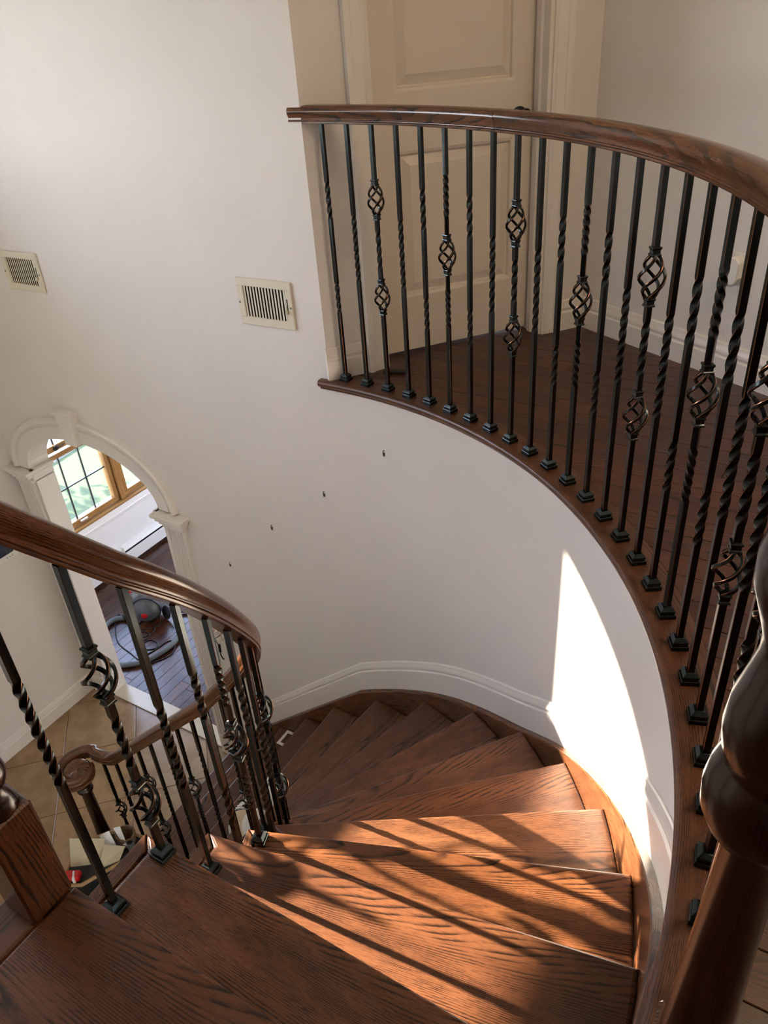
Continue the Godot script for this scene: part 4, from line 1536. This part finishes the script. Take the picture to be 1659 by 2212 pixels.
func build_vacuum() -> void:
	var at := Vector3(-2.575, FLOOR, -2.41)
	var vc := thing("vacuum_cleaner", "grey ball canister vacuum with a coiled hose on the dark floor beyond the arch", "vacuum cleaner", at)
	var st := mb()
	var ball := []
	for i in 15:
		var t := -PI / 2 + PI * i / 14.0
		ball.append(Vector2(0.118 * cos(t), 0.125 * sin(t)))
	var ax := Basis(Vector3(1, 0, 0).rotated(Vector3.UP, 0.6), PI / 2)
	lathe(st, ball, Transform3D(ax, Vector3(0, 0.12, 0)), 32)
	put(st, "ball_body", M.grey, vc)
	st = mb()
	for k: float in [-0.05, 0.05]:
		lathe(st, [Vector2(0.112, k - 0.006), Vector2(0.1165, k - 0.006), Vector2(0.1165, k + 0.006), Vector2(0.112, k + 0.006)], Transform3D(ax, Vector3(0, 0.12, 0)), 32, [1, 2])
	put(st, "ball_band", M.dark, vc)
	var to_cam := (Vector3(1.66, 1.15, 0.57) - at - Vector3(0, 0.12, 0)).normalized()
	var hubd := ax.y if ax.y.dot(to_cam) > 0 else -ax.y
	st = mb()
	lathe(st, [Vector2(0.0, 0.006), Vector2(0.022, 0.004), Vector2(0.024, -0.004)], Transform3D(Basis(hubd.cross(Vector3.UP).normalized(), hubd, hubd.cross(hubd.cross(Vector3.UP)).normalized()), Vector3(0, 0.12, 0) + hubd * 0.124), 20, [1])
	put(st, "red_hub", M.red, vc)
	# dust bin leaning back
	var bin := part("dust_bin", vc)
	var bb := Basis(Vector3(0, 0, 1), 0.5)
	var bo := Vector3(-0.04, 0.15, -0.01)
	st = mb()
	lathe(st, [Vector2(0.0, 0.0), Vector2(0.058, 0.0), Vector2(0.062, 0.02), Vector2(0.062, 0.17), Vector2(0.0, 0.17)], Transform3D(bb, bo), 28, [1, 3])
	put(st, "clear_bin", M.clear_bin, bin)
	st = mb()
	lathe(st, [Vector2(0.0, 0.01), Vector2(0.040, 0.01), Vector2(0.040, 0.165), Vector2(0.0, 0.165)], Transform3D(bb, bo), 24, [1, 2])
	put(st, "cyclone", M.rubber, bin)
	st = mb()
	lathe(st, [Vector2(0.060, 0.115), Vector2(0.065, 0.117), Vector2(0.065, 0.145), Vector2(0.060, 0.147)], Transform3D(bb, bo), 28, [1, 2])
	put(st, "red_ring", M.red, bin)
	st = mb()
	lathe(st, [Vector2(0.0, 0.205), Vector2(0.040, 0.203), Vector2(0.056, 0.195), Vector2(0.060, 0.168), Vector2(0.0, 0.168)], Transform3D(bb, bo), 28, [3])
	put(st, "bin_lid", M.white_plastic, bin)
	st = mb()
	tube(st, smooth_path([bo + bb * Vector3(0.05, 0.19, 0), bo + bb * Vector3(0.09, 0.20, 0), Vector3(0.06, 0.255, 0.0), Vector3(0.09, 0.22, -0.02)], 6), 0.012, 8)
	put(st, "handle", M.dark, vc)
	# hose and nozzle
	var hp := [[-2.746, -2.292], [-2.784, -2.264], [-2.808, -2.216], [-2.803, -2.155], [-2.781, -2.088], [-2.709, -1.995], [-2.605, -1.923], [-2.49, -1.884], [-2.373, -1.888], [-2.298, -1.93], [-2.247, -1.975], [-2.208, -2.038], [-2.184, -2.118], [-2.171, -2.19], [-2.172, -2.264], [-2.201, -2.359], [-2.242, -2.425], [-2.313, -2.479]]
	var path := []
	for q: Vector3 in smooth_path(floor_path(hp, 0.022), 8):
		path.append(q - Vector3(at.x, 0, at.z))
	st = mb()
	for i in path.size() - 1:
		pass
	var rings := []
	var up := Vector3.UP
	for i in path.size():
		var t: Vector3 = (path[mini(i + 1, path.size() - 1)] - path[maxi(i - 1, 0)]).normalized()
		var sd := t.cross(up).normalized()
		var rr := 0.0215 if i % 2 == 0 else 0.0195
		var ring := []
		for k in 12:
			var a := TAU * k / 12.0
			ring.append(path[i] + (sd * cos(a) + up * sin(a)) * rr)
		rings.append(ring)
	skin(st, rings)
	put(st, "hose", M.hose, vc)
	st = mb()
	tube(st, [Vector3(-2.746, 0.022, -2.292) - Vector3(at.x, 0, at.z), Vector3(-0.15, 0.05, 0.07), Vector3(-0.11, 0.09, 0.03)], 0.026, 12)
	put(st, "hose_cuff", M.dark, vc)
	st = mb()
	lathe(st, [Vector2(0.0275, -0.008), Vector2(0.029, -0.004), Vector2(0.029, 0.010), Vector2(0.0275, 0.012)], Transform3D(Basis(Vector3(1, 0, 0), 1.2), Vector3(-0.155, 0.05, 0.085)), 16)
	put(st, "red_clip", M.red, vc)
	var wh := part("wand_end", vc)
	st = mb()
	lathe(st, [Vector2(0.0, -0.012), Vector2(0.052, -0.010), Vector2(0.058, 0.0), Vector2(0.052, 0.010), Vector2(0.0, 0.012)], Transform3D(Basis(Vector3(1, 0, 0.3).normalized(), 1.25), Vector3(0.13, 0.06, -0.06)), 24)
	put(st, "wheel", M.dark, wh)
	st = mb()
	tube(st, [Vector3(0.16, 0.03, -0.10), Vector3(0.20, 0.025, -0.16), Vector3(0.26, 0.02, -0.18)], 0.017, 10)
	put(st, "metal_wand", M.chrome, wh)
	# power cord in loose loops
	var cords := [[[-2.591, -2.451], [-2.517, -2.451], [-2.462, -2.406], [-2.447, -2.351], [-2.48, -2.304], [-2.534, -2.277], [-2.585, -2.292], [-2.604, -2.331], [-2.574, -2.36], [-2.511, -2.364], [-2.45, -2.332], [-2.424, -2.284], [-2.434, -2.236], [-2.465, -2.203], [-2.503, -2.219], [-2.498, -2.256], [-2.441, -2.258], [-2.408, -2.232], [-2.412, -2.2], [-2.434, -2.172]], [[-2.797, -2.313], [-2.846, -2.316], [-2.819, -2.266], [-2.748, -2.193], [-2.663, -2.122], [-2.589, -2.074], [-2.506, -2.048], [-2.409, -2.031], [-2.309, -2.009], [-2.246, -2.009], [-2.179, -2.039], [-2.134, -2.098], [-2.115, -2.171], [-2.145, -2.238], [-2.192, -2.272], [-2.234, -2.272], [-2.248, -2.236], [-2.257, -2.173], [-2.268, -2.114], [-2.286, -2.077]], [[-2.259, -2.176], [-2.283, -2.144], [-2.327, -2.117], [-2.376, -2.13], [-2.4, -2.168], [-2.382, -2.207], [-2.336, -2.217], [-2.294, -2.204], [-2.272, -2.174]]]
	for c: Array in cords:
		var cp := []
		for q: Vector3 in smooth_path(floor_path(c, 0.005), 5):
			cp.append(q - Vector3(at.x, 0, at.z))
		st = mb()
		tube(st, cp, 0.0042, 6)
		put(st, "power_cord", M.cord, vc)

# ---------------------------------------------------------------- loose things in the foyer
func build_clutter() -> void:
	var ty := -1.95
	# tall black hamper with a tan rim; letters and small things lie on its filled top
	var tb := thing("storage_hamper", "tall black hamper with a tan rim filled with letters beside the bottom newel", "hamper", Vector3(-0.70, FLOOR, -0.47))
	var o := Vector2(0.70, 0.47)
	var foot := PackedVector2Array()
	for p: Vector2 in [Vector2(-0.530, -0.605), Vector2(-0.655, -0.330), Vector2(-0.70, -0.305), Vector2(-0.76, -0.325), Vector2(-0.80, -0.40), Vector2(-0.80, -0.50), Vector2(-0.745, -0.575), Vector2(-0.66, -0.625), Vector2(-0.58, -0.632)]:
		foot.append(p + o)
	var hh := ty - FLOOR
	var st := mb()
	slab(st, foot, hh, hh, [[0.0, 0.0], [0.0, 0.01], [-0.012, hh * 0.3], [-0.016, hh * 0.6], [0.03, hh]])
	put(st, "side_wall", M.dark, tb)
	st = mb()
	var ring := []
	for p in foot:
		ring.append(v3(p, hh))
	ring.append(ring[0])
	tube(st, ring, 0.009, 8)
	put(st, "rim", M.tan_edge, tb)
	for sd in 2:
		st = mb()
		var g: Vector3 = [Vector3(0.115, hh - 0.02, 0.0), Vector3(-0.09, hh - 0.02, 0.10)][sd]
		tube(st, smooth_path([g + Vector3(0.01, 0, -0.05), g + Vector3(0.03, -0.05, -0.03), g + Vector3(0.03, -0.05, 0.03), g + Vector3(0.0, 0, 0.05)], 5), 0.006, 6)
		put(st, "handle", M.cord, tb)
	# wicker basket
	var bk := thing("wicker_basket", "round brown wicker basket among the letters on the hamper", "basket", Vector3(-0.630, ty, -0.582))
	for i in 6:
		st = mb()
		var loop := []
		var rr := 0.034 + 0.002 * i
		for k in 41:
			var t := TAU * k / 40.0
			loop.append(Vector3(rr * cos(t), 0.006 + 0.011 * i + 0.002 * sin(t * 10.0 + i * PI), rr * 0.85 * sin(t)))
		tube(st, loop, 0.006, 6)
		put(st, "woven_ring", M.wicker, bk)
	st = mb()
	lathe(st, [Vector2(0.0, 0.004), Vector2(0.034, 0.004), Vector2(0.034, 0.001), Vector2(0.0, 0.0)], Transform3D(Basis.from_scale(Vector3(1, 1, 0.85)), Vector3.ZERO), 24)
	put(st, "bottom", M.wicker, bk)
	# black tube with a red patch
	var tu := thing("black_tube", "black cardboard tube with a red patch standing by the wicker basket", "tube", Vector3(-0.575, ty, -0.560))
	st = mb()
	lathe(st, [Vector2(0.013, 0.004), Vector2(0.013, 0.065), Vector2(0.0165, 0.065), Vector2(0.0165, 0.0), Vector2(0.0, 0.0)], Transform3D.IDENTITY, 24, [1, 2, 3])
	put(st, "shell", M.grey, tu)
	st = mb()
	var rp := []
	for k in 9:
		var t := deg_to_rad(150.0 + 90.0 * k / 8.0)
		rp.append([Vector3(0.0170 * cos(t), 0.015, -0.0170 * sin(t)), Vector3(0.0170 * cos(t), 0.052, -0.0170 * sin(t))])
	skin(st, rp, false)
	put(st, "red_patch", M.red, tu)
	# envelopes and sheets
	var env: Array = [["large_envelope", "large cream envelope leaning at the left end of the black hamper", M.cream_paper, [Vector3(-0.800, ty + 0.110, -0.425), Vector3(-0.66, ty + 0.105, -0.505), Vector3(-0.66, ty + 0.004, -0.440), Vector3(-0.765, ty + 0.004, -0.365)]], ["cream_envelope", "cream envelope with an open flap propped in the middle of the black hamper", M.cream_paper, [Vector3(-0.655, ty + 0.085, -0.490), Vector3(-0.572, ty + 0.072, -0.532), Vector3(-0.590, ty + 0.004, -0.492), Vector3(-0.645, ty + 0.004, -0.412)]], ["white_letter", "white folded letter standing behind the cream envelopes", M.paper, [Vector3(-0.700, ty + 0.095, -0.505), Vector3(-0.665, ty + 0.118, -0.535), Vector3(-0.605, ty + 0.050, -0.515), Vector3(-0.655, ty + 0.030, -0.480)]], ["white_sheet", "white sheet of paper tucked beside the folded letter", M.paper, [Vector3(-0.668, ty + 0.105, -0.560), Vector3(-0.635, ty + 0.120, -0.575), Vector3(-0.585, ty + 0.045, -0.548), Vector3(-0.610, ty + 0.040, -0.545)]]]
	for e: Array in env:
		var q: Array = e[3]
		var c: Vector3 = (q[0] + q[1] + q[2] + q[3]) / 4.0
		var lo := 9.0
		for p: Vector3 in q:
			lo = minf(lo, p.y)
		var base := Vector3(c.x, ty, c.z)
		var t := thing(e[0], e[1], "envelope" if "envelope" in e[0] else "paper", base)
		st = mb()
		var nn: Vector3 = (q[1] - q[0]).cross(q[2] - q[0]).normalized() * 0.0008
		var f := []
		for p: Vector3 in q:
			f.append(p - base)
		quad(st, f[0] + nn, f[1] + nn, f[2] + nn, f[3] + nn)
		quad(st, f[3] - nn, f[2] - nn, f[1] - nn, f[0] - nn)
		for i in 4:
			var j := (i + 1) % 4
			quad(st, f[i] + nn, f[i] - nn, f[j] - nn, f[j] + nn)
		put(st, "sheet", e[2], t)
		if e[0] == "cream_envelope":
			st = mb()
			var mid: Vector3 = (f[0] + f[1] + f[2] + f[3]) / 4.0
			for v: Vector3 in [f[0] + nn * 2, f[1] + nn * 2, mid + nn * 3]:
				vtx(st, v, Vector2.ZERO)
			put(st, "flap", M.beige, t)
	# red and white packet
	var rd := thing("red_packet", "red and white packet at the near left corner of the black hamper", "packet", Vector3(-0.715, ty, -0.335))
	st = mb()
	box(st, Vector3(0, 0.016, 0), Vector3(0.075, 0.032, 0.045), 0.008, Basis(Vector3.UP, 0.5))
	put(st, "packet_body", M.red, rd)
	st = mb()
	box(st, Vector3(0.014, 0.0165, 0.0), Vector3(0.012, 0.033, 0.0455), 0.003, Basis(Vector3.UP, 0.8))
	put(st, "white_stripe", M.paper, rd)
	# black tote with stiff round rim on the floor
	var bg := thing("black_tub", "large black open tub standing on the floor in the stairwell", "tub", Vector3(-0.36, FLOOR, -0.20))
	st = mb()
	lathe(st, [Vector2(0.0, 0.01), Vector2(0.15, 0.01), Vector2(0.185, 0.66), Vector2(0.195, 0.67), Vector2(0.195, 0.655), Vector2(0.165, 0.0), Vector2(0.0, 0.0)], Transform3D.IDENTITY, 40, [1, 2, 3, 5])
	put(st, "shell", M.dark, bg)
	for sd: float in [-1.0, 1.0]:
		st = mb()
		tube(st, smooth_path([Vector3(sd * 0.19, 0.62, -0.05), Vector3(sd * 0.21, 0.72, -0.03), Vector3(sd * 0.21, 0.72, 0.03), Vector3(sd * 0.19, 0.62, 0.05)], 6), 0.006, 6)
		put(st, "grip", M.cord, bg)
	var pk := thing("yellow_card", "small yellow and white card lying inside the black tub", "card", Vector3(-0.36, FLOOR + 0.012, -0.20))
	st = mb()
	box(st, Vector3(0, 0.002, 0), Vector3(0.14, 0.004, 0.10), 0.001, Basis(Vector3.UP, 0.4))
	put(st, "white_sheet", M.paper, pk)
	st = mb()
	box(st, Vector3(0.01, 0.005, 0.02), Vector3(0.06, 0.003, 0.04), 0.001, Basis(Vector3.UP, 0.4))
	put(st, "yellow_note", mat(Color(0.85, 0.65, 0.08), 0.7), pk)
	# cap and shoes left on a lower tread
	var y10 := -10 * RISE
	var cp := thing("baseball_cap", "white cap with a beige brim left on a lower tread beside the balusters", "cap", Vector3(-0.065, y10, -0.865))
	st = mb()
	var dome := []
	for i in 9:
		var t := PI / 2 * i / 8.0
		dome.append(Vector2(0.078 * cos(t), 0.105 * sin(t)))
	lathe(st, dome, Transform3D(Basis.from_scale(Vector3(1.0, 1, 0.9)), Vector3.ZERO), 28)
	put(st, "crown", M.canvas, cp)
	st = mb()
	var brim := []
	for i in 17:
		var t := deg_to_rad(110.0 + 140.0 * i / 16.0)
		var ri := Vector3(0.070 * cos(t), 0.026, 0.064 * sin(t))
		var ro := Vector3(0.135 * cos(t) * (0.72 + 0.28 * absf(cos(t))), 0.030 - 0.03 * absf(sin(t)), 0.080 * sin(t))
		brim.append([ri, ro, ro - Vector3(0, 0.003, 0), ri - Vector3(0, 0.003, 0)])
	skin(st, brim, true, [1, 2, 3])
	put(st, "brim", M.beige, cp)
	st = mb()
	lathe(st, [Vector2(0.0, 0.111), Vector2(0.007, 0.109), Vector2(0.008, 0.105)], Transform3D.IDENTITY, 12)
	put(st, "button", M.canvas, cp)
	shoe_thing("white sneaker lying on its side next to the white cap", Vector3(-0.085, y10 + 0.048, -1.085), Basis(Vector3.UP, 2.5) * Basis(Vector3(1, 0, 0), -1.45))
	shoe_thing("white and black sneaker standing on the step below the white cap", Vector3(-0.27, -11 * RISE, -0.94), Basis(Vector3.UP, 1.9))

func shoe_thing(label: String, at: Vector3, b: Basis) -> void:
	var sh := thing("sneaker", label, "shoe", at, "sneakers left on the stairs")
	sh.basis = b
	var out := PackedVector2Array()
	for i in 28:
		var t := TAU * i / 28.0
		var x := 0.115 * cos(t)
		var w := 0.038 + 0.008 * cos(t) - 0.006 * sin(2.0 * t)
		out.append(Vector2(x, w * sin(t)))
	var st := mb()
	slab(st, out, 0.026, 0.026, [[0.004, 0.0], [0.0, 0.004], [-0.002, 0.012], [0.0, 0.022], [0.004, 0.026]])
	put(st, "sole", M.rubber, sh)
	st = mb()
	var rings := []
	for j in 7:
		var v := j / 6.0
		var r := []
		for i in 24:
			var t := TAU * i / 24.0
			var x := 0.108 * cos(t)
			var heel := clampf(0.5 - x / 0.2, 0.0, 1.0)
			var hgt := lerpf(0.030, 0.085, heel)
			var inset := 1.0 - 0.45 * v * v
			r.append(Vector3(lerpf(x, x * 0.62 - 0.030, v * v), 0.026 + hgt * v, (0.036 + 0.006 * cos(t)) * sin(t) * inset))
		rings.append(r)
	skin(st, rings, true, [], false)
	put(st, "upper", M.canvas, sh)
	st = mb()
	box(st, Vector3(-0.035, 0.082, 0), Vector3(0.09, 0.02, 0.034), 0.008)
	put(st, "tongue", M.dark, sh)
	for i in 4:
		st = mb()
		var xx := 0.045 - 0.018 * i
		tube(st, [Vector3(xx, 0.058 + 0.008 * i, -0.024), Vector3(xx - 0.004, 0.068 + 0.009 * i, 0), Vector3(xx, 0.058 + 0.008 * i, 0.024)], 0.003, 6)
		put(st, "lace", M.paper, sh)

# ---------------------------------------------------------------- lamps outside the frame
func build_lamps() -> void:
	var lp := thing("ceiling_lamp", "round frosted ceiling lamp over the balcony hall", "lamp", Vector3(2.35, TOP, -0.80))
	var lt := mb()
	lathe(lt, [Vector2(0.0, -0.02), Vector2(0.15, -0.02), Vector2(0.155, 0.0), Vector2(0.0, 0.0)], Transform3D.IDENTITY, 32, [1, 2])
	put(lt, "canopy", M.chrome, lp)
	lt = mb()
	lathe(lt, [Vector2(0.0, -0.10), Vector2(0.07, -0.095), Vector2(0.12, -0.07), Vector2(0.14, -0.02)], Transform3D.IDENTITY, 32)
	var gm := mat(Color(0.95, 0.93, 0.88), 0.5)
	gm.emission_enabled = true
	gm.emission = Color(1.0, 0.88, 0.72)
	gm.emission_energy_multiplier = 1.5
	put(lt, "glass_bowl", gm, lp)
	var li := OmniLight3D.new()
	li.name = "lamp_light"
	li.light_color = Color(1.0, 0.88, 0.72)
	li.light_energy = 1.35
	li.omni_range = 12.0
	li.omni_attenuation = 2.0
	li.light_size = 0.14
	li.shadow_enabled = true
	lp.add_child(li)
	li.position = Vector3(0, -0.13, 0)
	# crystal chandelier of the foyer: it hangs in the sunbeam left of the frame
	var ch := thing("chandelier", "crystal chandelier hanging in the foyer in front of the high window", "chandelier", Vector3(-0.72, 0.33, -0.20))
	var st := mb()
	tube(st, [Vector3(0, 0.5, 0), Vector3(0, TOP - 0.33, 0)], 0.008, 8)
	put(st, "chain", M.black_iron, ch)
	st = mb()
	lathe(st, [Vector2(0.0, -0.30), Vector2(0.02, -0.28), Vector2(0.03, -0.25), Vector2(0.012, -0.22), Vector2(0.015, -0.15), Vector2(0.045, -0.10), Vector2(0.05, -0.06), Vector2(0.02, -0.02), Vector2(0.016, 0.12), Vector2(0.035, 0.18), Vector2(0.02, 0.25), Vector2(0.014, 0.42), Vector2(0.03, 0.46), Vector2(0.0, 0.5)], Transform3D.IDENTITY, 20)
	put(st, "stem", M.black_iron, ch)
	var gl := mat(Color(0.96, 0.97, 0.98), 0.02)
	gl.refraction_enabled = true
	gl.refraction_scale = 0.05
	var drop := mb()
	lathe(drop, [Vector2(0.0, 0.0), Vector2(0.009, -0.012), Vector2(0.013, -0.030), Vector2(0.008, -0.046), Vector2(0.0, -0.056)], Transform3D.IDENTITY, 8)
	drop.generate_normals()
	var dm := drop.commit()
	for i in 8:
		var a := TAU * i / 8.0 + 0.2
		var d := Vector3(cos(a), 0, sin(a))
		var arm := part("arm", ch)
		st = mb()
		tube(st, smooth_path([Vector3(0, -0.08, 0), d * 0.10 + Vector3(0, -0.16, 0), d * 0.22 + Vector3(0, -0.12, 0), d * 0.29 + Vector3(0, 0.0, 0)], 6), 0.007, 8)
		put(st, "scroll", M.black_iron, arm)
		st = mb()
		lathe(st, [Vector2(0.0, 0.0), Vector2(0.03, 0.006), Vector2(0.045, 0.022), Vector2(0.043, 0.022), Vector2(0.0, 0.008)], Transform3D(Basis.IDENTITY, d * 0.29), 16)
		put(st, "drip_pan", gl, arm)
		st = mb()
		lathe(st, [Vector2(0.011, 0.01), Vector2(0.011, 0.09), Vector2(0.007, 0.10), Vector2(0.010, 0.12), Vector2(0.0, 0.15)], Transform3D(Basis.IDENTITY, d * 0.29), 12)
		put(st, "candle", M.white_plastic, arm)
		for k in 4:
			var b := a + TAU * k / 4.0
			share(dm, "crystal", gl, arm, Transform3D(Basis.IDENTITY, d * 0.29 + Vector3(cos(b) * 0.042, 0.018, sin(b) * 0.042)))
		share(dm, "crystal", gl, arm, Transform3D(Basis.IDENTITY, d * 0.16 + Vector3(0, -0.155, 0)))
		share(dm, "crystal", gl, arm, Transform3D(Basis.from_scale(Vector3.ONE * 1.3), d * 0.06 + Vector3(0, 0.30 - 0.02 * (i % 2), 0)))
